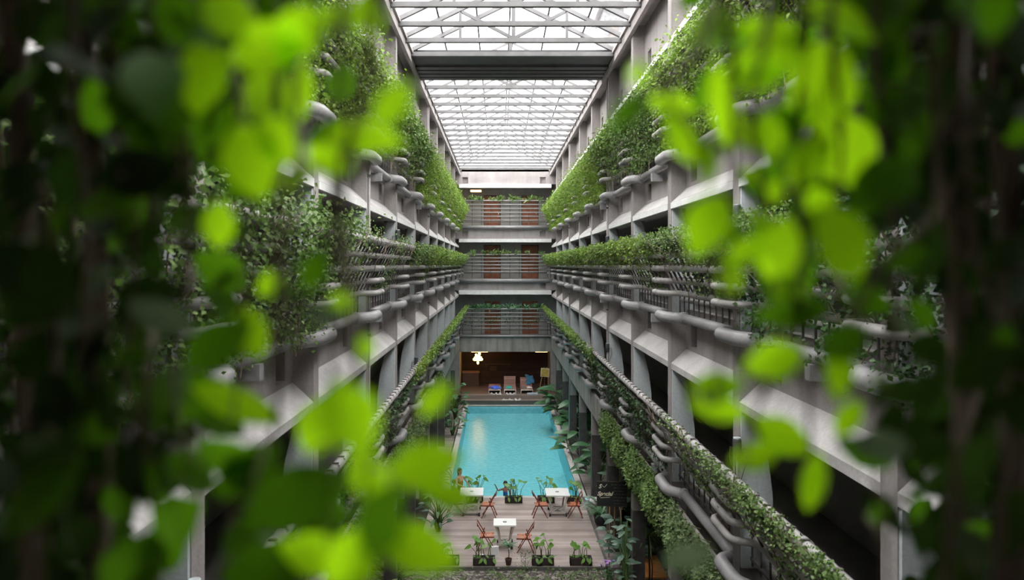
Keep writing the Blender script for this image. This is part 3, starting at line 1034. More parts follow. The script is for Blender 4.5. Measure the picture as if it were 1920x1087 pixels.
for sd, k, z, txt in (('right', 1, -0.32, 'by the nearer second floor railing, right facade'), ('right', 4, -0.28, 'by the farther second floor railing, right facade'),
                      ('right', 1, -3.62, 'by the nearer first floor railing, right facade'), ('right', 4, -3.62, 'by the farther first floor railing, right facade'),
                      ('left', 4, -4.05, 'by the farther first floor railing, left facade'), ('left', 0, -3.85, 'by the nearer first floor railing, left facade'),
                      ('left', 3, -0.28, 'by the second floor railing of the left facade')):
    x, s = SIDES[sd]
    thing('spotlight', 'dark spotlight on a thin pole ' + txt, 'spotlight', (x - s * 0.06, colY(k) - 0.08, z), 0, (s, 1, 1), group='railing spotlights', parts=lamp_parts)

# tall service conduit on a few columns
for sd, k in (('right', 4), ('right', 7), ('left', 2), ('left', 5)):
    x, s = SIDES[sd]
    thing('conduit', 'thin pale conduit running up the %s facade on the column %s from the end wall' % (sd, ORD[9 - k]), 'conduit', (x - s * 0.034, colY(k) + 0.14, GROUND), 0, (1, 1, 1),
          parts=[('tube', MB().tube([(0, 0, 0), (0, 0, 14.8)], 0.022, 8).mesh('tube', M['rail'], True)), ('clip', MB().box(-0.03, -0.04, 4.0, 0.03, 0.04, 4.05).box(-0.03, -0.04, 7.3, 0.03, 0.04, 7.35).box(-0.03, -0.04, 10.5, 0.03, 0.04, 10.55).mesh('clip', M['slat']))])

# ================================================================== END FACADE RAILINGS, PIPES, LAMPS
for lv, zt, zb in ((3, 4.18, 2.5), (2, 0.66, -0.85), (1, -2.9, -4.6)):
    parts = []
    nm = {3: 'third', 2: 'second', 1: 'first'}[lv]
    h = zt - zb
    for i in range(6):
        t = i / 5 * 0.75
        y = YE - 0.34 + 0.36 * t
        parts.append(('rail_pipe', MB().tube([(XL + 0.18 - 0.1 * t, y, zt - h * t), (XR - 0.2 + 0.1 * t, y, zt - h * t)], 0.042, 8).mesh('rail_pipe', M['rail'], True)))
    bars = MB()
    for j in range(10):
        xx = XL + 0.25 + (XR - XL - 0.5) * j / 9
        bars.bar((xx, YE - 0.30, zt), (xx, YE - 0.02, zb), 0.035, 0.035, (0, 1, 0))
    bars.box(XL + 0.05, YE - 0.06, zb + 0.28, XR - 0.05, YE - 0.03, zb + 0.33)
    parts.append(('slat_lattice', bars.mesh('slat_lattice', M['slat'])))
    posts = MB().bar((XL + 0.12, YE - 0.30, zt), (XL + 0.04, YE - 0.02, zb), 0.05, 0.05, (0, 1, 0)).bar((XR - 0.12, YE - 0.30, zt), (XR - 0.04, YE - 0.02, zb), 0.05, 0.05, (0, 1, 0))
    parts.append(('frame', posts.mesh('frame', M['slat'])))
    thing('end_railing', 'pipe railing across the end wall on the %s floor' % nm, 'railing', parts=parts)
    pz = {3: 2.45, 2: -1.05, 1: -4.68}[lv]
    thing('end_drain_pipe', 'long grey pipe across the end wall under the %s floor railing' % nm, 'pipe', (0, -0.05, 0), parts=[
        ('pipe_run', MB().tube([(XL + 0.1, YE - 0.13, pz), (XR - 0.1, YE - 0.13, pz)], 0.12 if lv > 1 else 0.075, 12).mesh('pipe_run', M['pipe'], True)),
        ('pipe_collar', MB().tube([(XL + 4.1, YE - 0.13, pz), (XL + 4.16, YE - 0.13, pz)], 0.14 if lv > 1 else 0.09, 12).mesh('pipe_collar', M['pipe'], True))])
    # small ferns rooted on the top pipe
    for j in range(8):
        n = random.randint(24, 46)
        sz = random.uniform(0.16, 0.34) * (1.15 if lv == 1 else 1)
        Pos = RNG.normal(size=(n, 3)) * np.array([0.12, 0.05, 0.05])
        D = rdir(n, (0, 0, 0.9))
        D[:, 1] *= 0.6
        fol = leaf_cloud('foliage', Pos, D, rdir(n, (0, -0.6, 0.7), 0.5), sz * RNG.uniform(0.6, 1.2, n), sz * 0.28, M['vine_mid'] if lv > 1 else M['broad'])
        st = MB().tube([(0, 0, -0.06), (0.01, 0, 0.08)], 0.012, 5)
        thing('fern_tuft', 'small green fern tuft on the %s floor railing of the end wall' % nm, 'fern',
              (XL + 0.55 + (XR - XL - 1.1) * (j + random.uniform(0.15, 0.85)) / 8, YE - 0.34, zt + 0.08), group='fern tufts on the %s floor end railing' % nm,
              parts=[('foliage', fol), ('rootstock', st.mesh('rootstock', M['stem']))])
    if lv == 1:
        for j in range(6):
            n = 60
            Pos = RNG.normal(size=(n, 3)) * np.array([0.28, 0.05, 0.22])
            fol = leaf_cloud('foliage', Pos, rdir(n, (0, -0.3, -0.3)), rdir(n, (0, -0.6, 0.7), 0.5), 0.12 * RNG.uniform(0.6, 1.4, n), 0.06, M['vine_dark'])
            thing('fern_clump', 'dark fern clump between the lower pipes of the first floor end railing', 'fern',
                  (XL + 0.7 + j * 0.9 + random.uniform(-.2, .2), YE - 0.2, zt - 0.5 - random.uniform(0, 0.3)), group='fern clumps in the first floor end railing',
                  parts=[('foliage', fol), ('rootstock', MB().tube([(0, 0, -0.2), (0.01, 0, 0.2)], 0.012, 5).mesh('rootstock', M['stem']))])

thing('ceiling_lamp', 'flat warm lit ceiling lamp above the top gallery of the end wall', 'lamp', (-1.55, YE + 0.35, 4.86), parts=[
    ('diffuser', MB().box(-0.36, 0, 0.0, 0.36, 0.5, 0.10).mesh('diffuser', M['lamp_soft'])), ('housing', MB().box(-0.38, -0.02, 0.10, 0.38, 0.52, 1.26).mesh('housing', M['slat']))])

# flower-shaped pendant lamp of the lounge
pl = MB()
pl.ball((0, 0, 0.12), 0.13, 0.13, 0.16)
for a, r, z, sz in ((0, 0.16, 0.10, 0.11), (1.3, 0.16, 0.18, 0.10), (2.4, 0.15, 0.05, 0.10), (3.6, 0.17, 0.10, 0.11), (4.9, 0.15, 0.16, 0.10)):
    pl.ball((r * math.cos(a), r * math.sin(a), z), sz, sz, 0.08, 10, 6)
ups = MB().ball((0.10, 0, 0.34), 0.09, 0.09, 0.12, 10, 6).ball((-0.12, 0, 0.27), 0.08, 0.08, 0.09, 10, 6)
ring = MB().lathe([(0.30, -0.10), (0.33, -0.08), (0.33, 0.02), (0.30, 0.04), (0.12, 0.04), (0.12, -0.10)], 24)
drop = MB().ball((0, 0, -0.25), 0.075, 0.075, 0.12, 10, 8)
lampo = thing('pendant_lamp', 'glowing warm flower-shaped pendant lamp hanging in the lounge behind the pool', 'lamp', (-1.42, 48.0, -6.28), parts=[
    ('petal', pl.mesh('petal', M['lamp_glow'], True)), ('petal', ups.mesh('petal', M['lamp_glow'], True)), ('shade_ring', ring.mesh('shade_ring', M['lamp_glow'], True)), ('drop', drop.mesh('drop', M['lamp_glow'], True)),
    ('cord', MB().tube([(0, 0, 0.25), (0, 0, 0.68)], 0.012, 6).mesh('cord', M['black']))])
# warm strip lights behind the beam
for xa, xb, t in ((-1.85, -0.75, 'longer warm strip light behind the stained beam above the pendant lamp'), (2.4, 3.2, 'warm strip light behind the stained beam above the easel')):
    thing('strip_light', t, 'lamp', ((xa + xb) / 2, YE + 0.42, -5.76), parts=[
        ('tube', MB().box(-(xb - xa) / 2, -0.03, -0.05, (xb - xa) / 2, 0.03, 0.0).mesh('tube', M['lamp_soft'])), ('housing', MB().box(-(xb - xa) / 2, -0.05, 0.0, (xb - xa) / 2, 0.05, 0.16).mesh('housing', M['slat']))])
thing('corridor_bulb', 'small orange bulb glowing in a dark opening on the second floor of the right facade', 'lamp', (XR + 1.0, 15.9, 0.5), parts=[
    ('bulb', MB().lathe([(0.012, 0), (0.02, 0.03), (0.02, 0.2), (0.012, 0.22)], 10).mesh('bulb', M['lamp_tiny'], True)), ('cord', MB().tube([(0, 0, 0.2), (0, 0, 0.80)], 0.005, 5).mesh('cord', M['black']))])

# lounge wall details
thing('wall_shelf', 'dim plank shelf with a small box on the dark wood wall of the lounge', 'shelf', (-0.2, 50.18, -6.95), parts=[
    ('shelf_board', MB().box(-0.8, -0.2, 0, 1.0, 0, 0.04).mesh('shelf_board', M['lounge_floor'])), ('shelf_bracket', MB().box(-0.7, -0.15, -0.15, -0.66, 0, 0).box(0.8, -0.15, -0.15, 0.84, 0, 0).mesh('shelf_bracket', M['slat']))])
thing('wall_sign', 'small beige notice under the plank shelf in the lounge', 'sign', (-0.42, 50.17, -7.22), parts=[('sign_panel', MB().box(-0.2, -0.03, -0.12, 0.2, 0, 0.12).mesh('sign_panel', M['terracotta'])), ('frame', MB().box(-0.22, -0.02, -0.14, 0.22, 0.01, 0.14).mesh('frame', M['slat']))])
thing('bar_counter', 'low brown bar counter in the dark corner of the lounge', 'counter', (-1.9, 49.4, -8.3), parts=[('body', MB().box(-0.6, -0.3, 0, 0.5, 0.3, 0.92).mesh('body', M['lounge_floor'])), ('counter_top', MB().box(-0.65, -0.36, 0.92, 0.55, 0.34, 0.98).mesh('counter_top', M['lounger_wood']))])

# ================================================================== LOUNGERS, EASEL, TOWELS


def lounger(loc, label, back):
    L = 1.95
    fr = MB().box(-0.39, 0, 0.20, -0.34, L, 0.27).box(0.34, 0, 0.20, 0.39, L, 0.27)
    parts = [('frame', fr.mesh('frame', M['lounger_wood'])), ('front_edge', MB().box(-0.39, -0.03, 0.20, 0.39, 0.0, 0.275).mesh('front_edge', M['lounger_edge']))]
    seat = MB()
    ls = L if back == 0 else 1.25
    n = int(ls / 0.155)
    for i in range(n):
        seat.box(-0.385, 0.004 + i * ls / n, 0.27, 0.385, (i + 1) * ls / n - 0.012, 0.295)
    parts.append(('seat_slats', seat.mesh('seat_slats', M['lounger_wood'])))
    if back:
        bk = MB()
        for i in range(5):
            t0, t1 = i / 5, (i + 0.9) / 5
            a = (0, 1.25 + 0.72 * t0 * math.cos(back), 0.29 + 0.72 * t0 * math.sin(back))
            b = (0, 1.25 + 0.72 * t1 * math.cos(back), 0.29 + 0.72 * t1 * math.sin(back))
            bk.bar(a, b, 0.77, 0.025)
        parts.append(('backrest', bk.mesh('backrest', M['lounger_wood'])))
    for sx in (-1, 1):
        for yy in (0.05, L - 0.1):
            parts.append(('leg', MB().box(sx * 0.37 - 0.03, yy - 0.03, 0, sx * 0.37 + 0.03, yy + 0.03, 0.20).mesh('leg', M['lounger_edge'])))
    return thing('sun_lounger', label, 'lounger', loc, group='wooden loungers behind the pool', parts=parts)


lounger((-0.30, 46.35, -8.295), 'flat wooden lounger under a blue towel behind the pool', 0)
lounger((0.70, 46.35, -8.295), 'middle wooden lounger with the tallest backrest and a teal towel on it', 0.95)
lounger((1.78, 46.35, -8.295), 'wooden lounger with a blue cloth over its raised backrest', 0.75)


def cloth_blob(name, label, cat, loc, nx, sx, sy, h, mat, rz=0, folds=True, mess=1.0):
    """crumpled cloth lying on something: an upper skin with thickness"""
    mb = MB()
    k = nx
    rnd = random.Random(sum(map(ord, label)))
    ph = [rnd.uniform(0, 6) for _ in range(4)]
    top, bot = [], []
    for j in range(k):
        for i in range(k):
            u, v = i / (k - 1) * 2 - 1, j / (k - 1) * 2 - 1
            rr = 1 + 0.16 * mess * math.sin(3 * math.atan2(v, u) + ph[0]) + 0.1 * mess * math.sin(5 * math.atan2(v, u) + ph[1])
            z = h * (0.45 + 0.55 * abs(math.sin(2.4 * u + ph[2] + 1.1 * v) * math.cos(2.2 * v + ph[3]))) * max(0.2, 1 - (max(abs(u), abs(v))) ** 4)
            mb.v.append((u * sx * rr, v * sy * rr, z + 0.004))
    for j in range(k):
        for i in range(k):
            x_, y_, z_ = mb.v[j * k + i]
            mb.v.append((x_, y_, 0))
    nn = k * k
    for j in range(k - 1):
        for i in range(k - 1):
            a = j * k + i
            mb.f.append((a, a + 1, a + k + 1, a + k))
            mb.f.append((nn + a, nn + a + k, nn + a + k + 1, nn + a + 1))
    edge = [i for i in range(k)] + [j * k + k - 1 for j in range(1, k)] + [(k - 1) * k + i for i in reversed(range(k - 1))] + [j * k for j in reversed(range(1, k - 1))]
    for a, b in zip(edge, edge[1:] + edge[:1]):
        mb.f.append((b, a, nn + a, nn + b))
    o = link(name, mb.mesh(name, mat, True), None, loc)
    o.rotation_euler.z = rz
    tag(o, label, cat)
    return o


cloth_blob('towel', 'crumpled royal blue towel on the flat lounger', 'towel', (-0.26, 46.75, -8.0), 9, 0.30, 0.42, 0.16, M['towel_blue'], 0.4)
cloth_blob('towel', 'folded teal towel on the middle lounger', 'towel', (0.63, 46.85, -8.0), 7, 0.22, 0.40, 0.14, M['towel_teal'], 0.0, mess=0.3)
jk = cloth_blob('jacket', 'blue cloth draped over the raised backrest beside the easel', 'jacket', (2.03, 47.89, -7.65), 9, 0.26, 0.36, 0.10, M['jacket_blue'], 0.1)
jk.rotation_euler.x = 0.75
cloth_blob('white_bundle', 'small white crumpled cloth on the lounger beside the easel', 'cloth', (1.95, 46.85, -8.0), 7, 0.16, 0.18, 0.09, M['white_cloth'], 0.2)
cloth_blob('dark_bundle', 'dark patterned cloth beside the white one on the lounger by the easel', 'cloth', (1.60, 46.85, -8.0), 7, 0.15, 0.18, 0.08, M['interior'], 0.5)


def slipper(x, y, z, label, group, rz):
    sole = MB().prism([(-0.05, 0), (-0.05, 0.03), (0.05, 0.03), (0.05, 0)], -0.13, 0.13).mesh('sole', M['white_cloth'])
    strap = MB().tube([(-0.05, 0.04, 0.02), (-0.03, 0.05, 0.07), (0.03, 0.05, 0.07), (0.05, 0.04, 0.02)], 0.018, 6).mesh('strap', M['white_cloth'], True)
    thing('slipper', label, 'slipper', (x, y, z), rz, (1.25, 1.25, 1.25), group=group, parts=[('sole', sole), ('strap', strap)])


for i, (x, rz) in enumerate(((-0.44, 1.0), (-0.16, 0.6), (0.06, 0.2))):
    slipper(x, 46.08, -8.29, 'white slipper on the step before the flat lounger', 'slippers before the flat lounger', rz)
for i, (x, rz) in enumerate(((0.52, 0.5), (0.72, 0.2), (0.92, -0.8))):
    slipper(x, 46.08, -8.29, 'white slipper on the step before the middle lounger', 'slippers before the middle lounger', rz)
for i, (x, rz) in enumerate(((0.72, 1.4), (1.05, 0.3), (1.28, -0.4), (0.35, 1.5))):
    slipper(x, 45.3, -8.52, 'white slipper on the lower step beside the pool edge', 'slippers on the lower step', rz)
link('folded_mat', MB().box(-0.34, -0.12, 0, 0.34, 0.12, 0.06).box(-0.33, -0.11, 0.06, 0.33, 0.11, 0.09).mesh('folded_mat', M['pale_blue_mat']), None, (2.12, 46.08, -8.295))
tag(bpy.data.objects['folded_mat'], 'pale blue folded mat on the step before the third lounger', 'mat')

eb = MB().bar((-0.27, 0, 0.98), (0.27, 0, 0.92), 0.02, 0.56)
thing('easel', 'wooden tripod easel with an ochre board in a pale frame beside the loungers', 'easel', (2.98, 46.95, -8.295), 0.1, parts=[
    ('board', MB().bar((-0.24, -0.06, 1.28), (0.24, -0.06, 1.25), 0.03, 0.46).mesh('board', M['board_yellow']), [('frame', MB().bar((-0.28, -0.045, 1.29), (0.28, -0.045, 1.25), 0.03, 0.56).mesh('frame', M['board_frame']))]),
    ('leg', MB().bar((-0.42, -0.1, 0), (-0.05, 0.0, 1.62), 0.035, 0.035).mesh('leg', M['pine'])),
    ('leg', MB().bar((0.26, -0.1, 0), (0.13, 0.0, 1.62), 0.035, 0.035).mesh('leg', M['pine'])),
    ('leg', MB().bar((0.0, 0.45, 0), (0.03, 0.03, 1.55), 0.03, 0.03).mesh('leg', M['pine']))])

# ================================================================== TERRACE FURNITURE


def table(x, y, w, d, label):
    top = MB().box(-w / 2, -d / 2, 0.705, w / 2, d / 2, 0.75).mesh('table_top', M['table_white'])
    hole = MB().lathe([(0.062, 0.750), (0.062, 0.754), (0.036, 0.755)], 18).mesh('hole_ring', M['lamp_black'], True)
    cap = MB().lathe([(0.034, 0.751), (0.034, 0.757), (0.004, 0.758)], 14).mesh('hole_cap', M['metal_grey'], True)
    parts = [('table_top', top, [('hole_ring', hole), ('hole_cap', cap)])]
    for sx in (-1, 1):
        for sy in (-1, 1):
            lg = MB()
            pts = [(sx * (w / 2 - 0.06), sy * (d / 2 - 0.1), 0.70), (sx * (w / 2 - 0.15), sy * (d / 2 - 0.12), 0.45), (sx * (w / 2 - 0.2), sy * (d / 2 - 0.12), 0.13)]
            for a, b in zip(pts, pts[1:]):
                lg.bar(a, b, 0.055, 0.055)
            parts.append(('leg', lg.mesh('leg', M['table_leg'])))
    b = MB().box(-w / 2 + 0.12, -d / 2 + 0.05, 0.10, w / 2 - 0.12, -d / 2 + 0.13, 0.16).box(-w / 2 + 0.12, d / 2 - 0.13, 0.10, w / 2 - 0.12, d / 2 - 0.05, 0.16)
    b.box(-w / 2 + 0.14, -d / 2 + 0.06, 0.11, -w / 2 + 0.21, d / 2 - 0.06, 0.15).box(w / 2 - 0.21, -d / 2 + 0.06, 0.11, w / 2 - 0.14, d / 2 - 0.06, 0.15)
    b.bar((-w / 2 + 0.2, -d / 2 + 0.1, 0.14), (w / 2 - 0.2, d / 2 - 0.1, 0.14), 0.04, 0.03).bar((-w / 2 + 0.2, d / 2 - 0.1, 0.14), (w / 2 - 0.2, -d / 2 + 0.1, 0.14), 0.04, 0.03)
    parts.append(('trolley_base', b.mesh('trolley_base', M['table_leg'])))
    for sx in (-1, 1):
        for sy in (-1, 1):
            cx, cy = sx * (w / 2 - 0.13), sy * (d / 2 - 0.06)
            wh = MB().tube([(cx - 0.028, cy, 0.06), (cx + 0.028, cy, 0.06)], 0.06, 14).mesh('wheel', M['black'], True)
            hb = MB().tube([(cx - 0.033, cy, 0.06), (cx + 0.033, cy, 0.06)], 0.034, 12).mesh('hub', M['table_white'], True)
            parts.append(('wheel', wh, [('hub', hb)]))
    return thing('table', label, 'table', (x, y, GROUND), 0, group='white tables on the terrace', parts=parts)


table(0.175, 22.38, 0.70, 0.62, 'small white square table on wheels in the middle of the deck, nearest the front planters')
table(2.04, 25.35, 0.82, 0.84, 'white square table on wheels near the pool corner by the chalkboard')
table(-0.97, 25.40, 0.82, 0.84, 'white square table on wheels near the woman in the pool')


def folding_chair(x, y, rz, label):
    """sits facing +x; slatted seat, two crossed leg pairs"""
    parts = []
    for sy in (-1, 1):
        yy = sy * 0.20
        parts.append(('back_leg', MB().bar((0.24, yy, 0.0), (-0.26, yy, 0.84), 0.026, 0.045, (0, 1, 0)).mesh('back_leg', M['chair'])))
        y2 = sy * 0.165
        parts.append(('front_leg', MB().bar((-0.27, y2, 0.0), (-0.02, y2, 0.60), 0.026, 0.04, (0, 1, 0)).mesh('front_leg', M['chair'])))
    st = MB()
    for i in range(9):
        xx = -0.17 + i * 0.047
        st.box(xx, -0.185, 0.435, xx + 0.034, 0.185, 0.452)
    parts.append(('seat', st.mesh('seat', M['chair_seat']), [('seat_rail', MB().box(-0.18, -0.185, 0.40, 0.26, -0.16, 0.435).mesh('seat_rail', M['chair'])), ('seat_rail', MB().box(-0.18, 0.16, 0.40, 0.26, 0.185, 0.435).mesh('seat_rail', M['chair']))]))
    bk = MB()
    bk.bar((-0.255, -0.2, 0.81), (-0.255, 0.2, 0.81), 0.022, 0.10)
    parts.append(('backrest', bk.mesh('backrest', M['chair'])))
    parts.append(('cross_bar', MB().bar((0.14, -0.2, 0.17), (0.14, 0.2, 0.17), 0.025, 0.025).bar((-0.20, -0.165, 0.16), (-0.20, 0.165, 0.16), 0.025, 0.025).mesh('cross_bar', M['chair'])))
    return thing('folding_chair', label, 'chair', (x, y, GROUND), rz, group='folding chairs on the terrace', parts=parts)


folding_chair(-0.42, 22.15, 0.05, 'red-brown folding chair at the left side of the small middle table')
folding_chair(0.80, 22.0, PI - 0.12, 'red-brown folding chair at the right side of the small middle table')
folding_chair(1.42, 25.0, 0.08, 'red-brown folding chair between the small deck area and the table by the chalkboard')
folding_chair(2.62, 25.0, PI - 0.05, 'red-brown folding chair at the table corner closest to the chalkboard')
folding_chair(-0.36, 25.0, PI - 0.1, 'dark-backed folding chair at the right of the table near the woman in the pool')
folding_chair(-1.55, 25.2, 0.1, 'folding chair half hidden by leaves at the left of the table near the pool ladder')

# ------------------------------------------------------------------ planters on the deck


def aroid_planter(x, y, wd, label, nst, hgt, seed, group):
    rnd = random.Random(seed)
    d, h = 0.24, 0.22
    bx = MB().box(-wd / 2, -d / 2, 0, wd / 2, -d / 2 + 0.025, h).box(-wd / 2, d / 2 - 0.025, 0, wd / 2, d / 2, h).box(-wd / 2, -d / 2, 0, -wd / 2 + 0.025, d / 2, h).box(wd / 2 - 0.025, -d / 2, 0, wd / 2, d / 2, h).box(-wd / 2, -d / 2, 0, wd / 2, d / 2, 0.02)
    so = MB().box(-wd / 2 + 0.02, -d / 2 + 0.02, 0.02, wd / 2 - 0.02, d / 2 - 0.02, h - 0.03)
    stalks, blades = MB(), MB()
    for i in range(nst):
        bx0 = rnd.uniform(-wd * 0.4, wd * 0.4)
        hh = hgt * rnd.uniform(0.5, 1.0)
        lx, ly = rnd.uniform(-0.22, 0.22), rnd.uniform(-0.12, 0.12)
        top = (bx0 + lx, ly, h + hh)
        stalks.tube([(bx0, 0, h - 0.05), (bx0 + lx * 0.25, ly * 0.3, h + hh * 0.5), top], [0.012, 0.009, 0.006], 5)
        a = rnd.uniform(0, 2 * PI)
        sz = rnd.uniform(0.15, 0.26)
        blades.leaf((top[0] - 0.05 * math.cos(a), top[1] - 0.05 * math.sin(a), top[2]), (math.cos(a), math.sin(a) * 0.7 - 0.2, rnd.uniform(-0.7, 0.3)), (0, -0.5, 0.9), sz, sz * 0.75, 0.2, 0.15, 5, 'heart')
    for i in range(16):
        a = rnd.uniform(0, 2 * PI)
        b0 = (rnd.uniform(-wd * 0.45, wd * 0.45), rnd.uniform(-0.08, 0.08), h - 0.01)
        blades.leaf(b0, (math.cos(a), math.sin(a), rnd.uniform(0.0, 0.9)), (0, -0.2, 1), rnd.uniform(0.08, 0.17), 0.05, 0.5, 0.1, 4)
    for i in range(3):
        b0 = (rnd.uniform(-wd * 0.45, wd * 0.45), -d / 2, h)
        blades.leaf(b0, (rnd.uniform(-0.5, 0.5), -0.5, -0.4), (0, -1, 0.3), 0.18, 0.09, 0.3, 0.1, 4)
    return thing('planter', label, 'planter', (x, y, GROUND), 0, group=group, parts=[
        ('planter_box', bx.mesh('planter_box', M['planter_box']), [('soil', so.mesh('soil', M['soil']))]), ('stalks', stalks.mesh('stalks', M['stem_green'], True)), ('foliage', blades.mesh('foliage', M['aroid'], True))])


back = 'planters along the pool edge of the deck'
aroid_planter(-0.92, 26.55, 0.66, 'dark planter with tall green leaves behind the table near the woman in the pool', 12, 0.75, 3, back)
aroid_planter(0.53, 26.5, 0.64, 'dark planter with upright green stalks beside the swimming child', 13, 0.62, 4, back)
aroid_planter(1.72, 26.5, 0.62, 'dark planter with broad leaves behind the table by the chalkboard', 10, 0.72, 5, back)
aroid_planter(2.72, 26.45, 0.5, 'dark planter at the pool corner behind the folding chair', 7, 0.6, 6, back)
front = 'planters along the garden edge of the deck'
aroid_planter(-1.50, 21.05, 0.66, 'dark leafy planter at the end of the deck partly behind hanging leaves', 9, 0.4, 7, front)
aroid_planter(-0.44, 21.02, 0.64, 'dark planter with upright leaves before the chair left of the small middle table', 9, 0.55, 8, front)
aroid_planter(1.27, 21.02, 0.64, 'dark planter with long stalks before the middle of the deck', 9, 0.72, 9, front)
aroid_planter(2.38, 21.02, 0.64, 'dark planter at the garden edge closest to the trailing shrubs', 8, 0.55, 10, front)

# small potted dracaena
dl = MB()
for i in range(16):
    a = i * 2.4
    dl.leaf((0, 0, 0.52), (math.cos(a), math.sin(a), 0.35 + 0.9 * (i / 16)), (0, 0, 1), 0.30, 0.055, 0.35, 0.12, 5)
thing('potted_dracaena', 'tiny spiky plant on a thin stem in a round brown pot', 'potted plant', (0.27, 20.98, GROUND), parts=[
    ('pot', MB().lathe([(0.07, 0), (0.10, 0.16), (0.105, 0.18), (0.085, 0.18), (0.08, 0.14)], 16).mesh('pot', M['terracotta'], True)),
    ('stem', MB().tube([(0, 0, 0.12), (0.015, 0, 0.3), (0, 0, 0.55)], 0.013, 6).mesh('stem', M['stem'], True)), ('foliage', dl.mesh('foliage', M['broad'], True))])
# feathery weed beside it
n = 160
t = RNG.uniform(0, 1, n)
thing('feathery_weed', 'feathery pale weed growing beside the tiny potted plant', 'weed', (0.72, 20.72, -8.9), parts=[
    ('foliage', leaf_cloud('foliage', np.stack([RNG.normal(0, 0.12, n), RNG.normal(0, 0.06, n), t * 0.6 + 0.05], 1), rdir(n, (0, 0, 0.8)), rdir(n, (0, -1, 0.3)), 0.06, 0.018, M['bush_pale'])),
    ('stems', MB().tube([(0, 0, 0), (0.05, 0, 0.55)], 0.005, 4).tube([(0, 0, 0), (-0.1, 0, 0.5)], 0.005, 4).tube([(0, 0, 0), (0.15, 0.02, 0.4)], 0.005, 4).mesh('stems', M['stem_green']))])
# ================================================================== PLANTS AROUND THE POOL


def broad_plant(x, y, z, label, h, nl, L, W, spread, mat, seed, kind='ellipse', name='broad_leaf_plant', group=None, rz=0.0, squash=0.6):
    rnd = random.Random(seed)
    st, fo = MB(), MB()
    for i in range(nl):
        a = 2 * PI * (i * 0.382) + rnd.uniform(-.3, .3)
        t = (i + 0.7) / nl
        hh = h * (0.25 + 0.72 * t) * rnd.uniform(0.85, 1.08)
        rr = spread * (0.25 + 0.75 * math.sin(PI * (0.25 + 0.6 * t))) * rnd.uniform(0.6, 1.1)
        tip = Vector((rr * math.cos(a), rr * math.sin(a) * squash - 0.05, hh))
        st.tube([(0.04 * math.cos(a), 0.04 * math.sin(a), 0), (tip.x * 0.3, tip.y * 0.3, hh * 0.65), tuple(tip)], [0.022, 0.016, 0.008], 5)
        d = (math.cos(a), math.sin(a), rnd.uniform(-0.25, 0.7))
        l_ = L * rnd.uniform(0.7, 1.15)
        fo.leaf(tuple(tip - Vector(d).normalized() * l_ * 0.15), d, (0.2 * math.cos(a), 0.2 * math.sin(a) - 0.3, 1), l_, W * rnd.uniform(0.8, 1.1), 0.35, 0.18, 6, kind)
    return thing(name, label, 'plant', (x, y, z), rz, group=group, parts=[('stems', st.mesh('stems', M['stem_green'], True)), ('foliage', fo.mesh('foliage', mat, True))])


GZ = GROUND - 0.04
broad_plant(3.62, 40.9, GZ, 'large broad-leaved plant beside the far pool corner, nearest the easel', 2.0, 40, 0.85, 0.46, 0.95, M['broad'], 1)
broad_plant(4.05, 36.8, GZ, 'large broad-leaved plant beside the middle of the pool', 1.9, 36, 0.80, 0.44, 0.9, M['broad'], 2)
broad_plant(3.72, 32.8, GZ, 'lower broad-leaved plant leaning over the pool edge before the tallest ones', 1.4, 22, 0.70, 0.36, 0.8, M['broad'], 3)
broad_plant(3.95, 28.7, GZ, 'broad-leaved plant with one yellow-green leaf near the chalkboard', 1.7, 26, 0.62, 0.35, 0.8, M['broad'], 4)
broad_plant(4.5, 26.0, GZ, 'dark leafy plant behind the chalkboard', 1.7, 24, 0.42, 0.2, 0.8, M['broad_grey'], 5)
broad_plant(3.55, 25.2, GZ, 'dark-leaved plant in front of the chalkboard beside the deck', 0.75, 20, 0.36, 0.17, 0.42, M['broad_grey'], 6)
broad_plant(-2.5, 40.9, GZ, 'tall leafy plant at the far pool corner below the left facade', 2.1, 34, 0.42, 0.26, 0.72, M['broad'], 7)
broad_plant(-2.4, 37.0, GZ, 'lower leafy plant beside the pool below the left facade', 1.3, 22, 0.36, 0.2, 0.55, M['broad'], 8)
broad_plant(-2.0, 23.6, GZ, 'dark palmate plant at the deck edge behind hanging leaves', 1.45, 34, 0.34, 0.12, 0.55, M['broad_grey'], 9)
broad_plant(-2.6, 28.3, GZ, 'variegated shrub beside the chrome pool ladder', 0.95, 30, 0.36, 0.10, 0.6, M['bush_pale'], 10)
broad_plant(3.72, 21.0, -8.8, 'tall grey-green leafy shrub along the deck edge below the trailing shrubs', 1.55, 46, 0.34, 0.19, 0.8, M['broad_grey'], 11, squash=1.1)
broad_plant(3.78, 20.5, -8.8, 'grey-green leafy shrub at the deck corner above the purple flowers', 1.2, 36, 0.30, 0.17, 0.42, M['broad_grey'], 12, squash=1.1)
broad_plant(4.5, 24.6, -8.8, 'spreading dark green shrub between the chalkboard and the planter beam', 1.9, 40, 0.36, 0.18, 0.8, M['broad_grey'], 13, squash=1.0)
broad_plant(3.12, 17.85, -8.9, 'tall narrow dark leafy bush at the foot of a column beside the orange bench', 2.8, 34, 0.26, 0.13, 0.16, M['broad_grey'], 17, squash=0.8)
broad_plant(3.55, 19.0, -8.9, 'low broad green plant in the garden bed by the orange bench', 0.55, 12, 0.34, 0.16, 0.35, M['broad'], 14, squash=1.0)
broad_plant(-2.9, 19.6, -8.9, 'bushy plant in the garden bed below the left facade', 1.3, 40, 0.34, 0.16, 0.8, M['vine_mid'], 15, squash=1.0)
broad_plant(-3.0, 16.8, -8.9, 'leafy plant in the garden bed nearest the camera below the left facade', 1.5, 44, 0.34, 0.16, 0.9, M['vine_mid'], 16, squash=1.0)
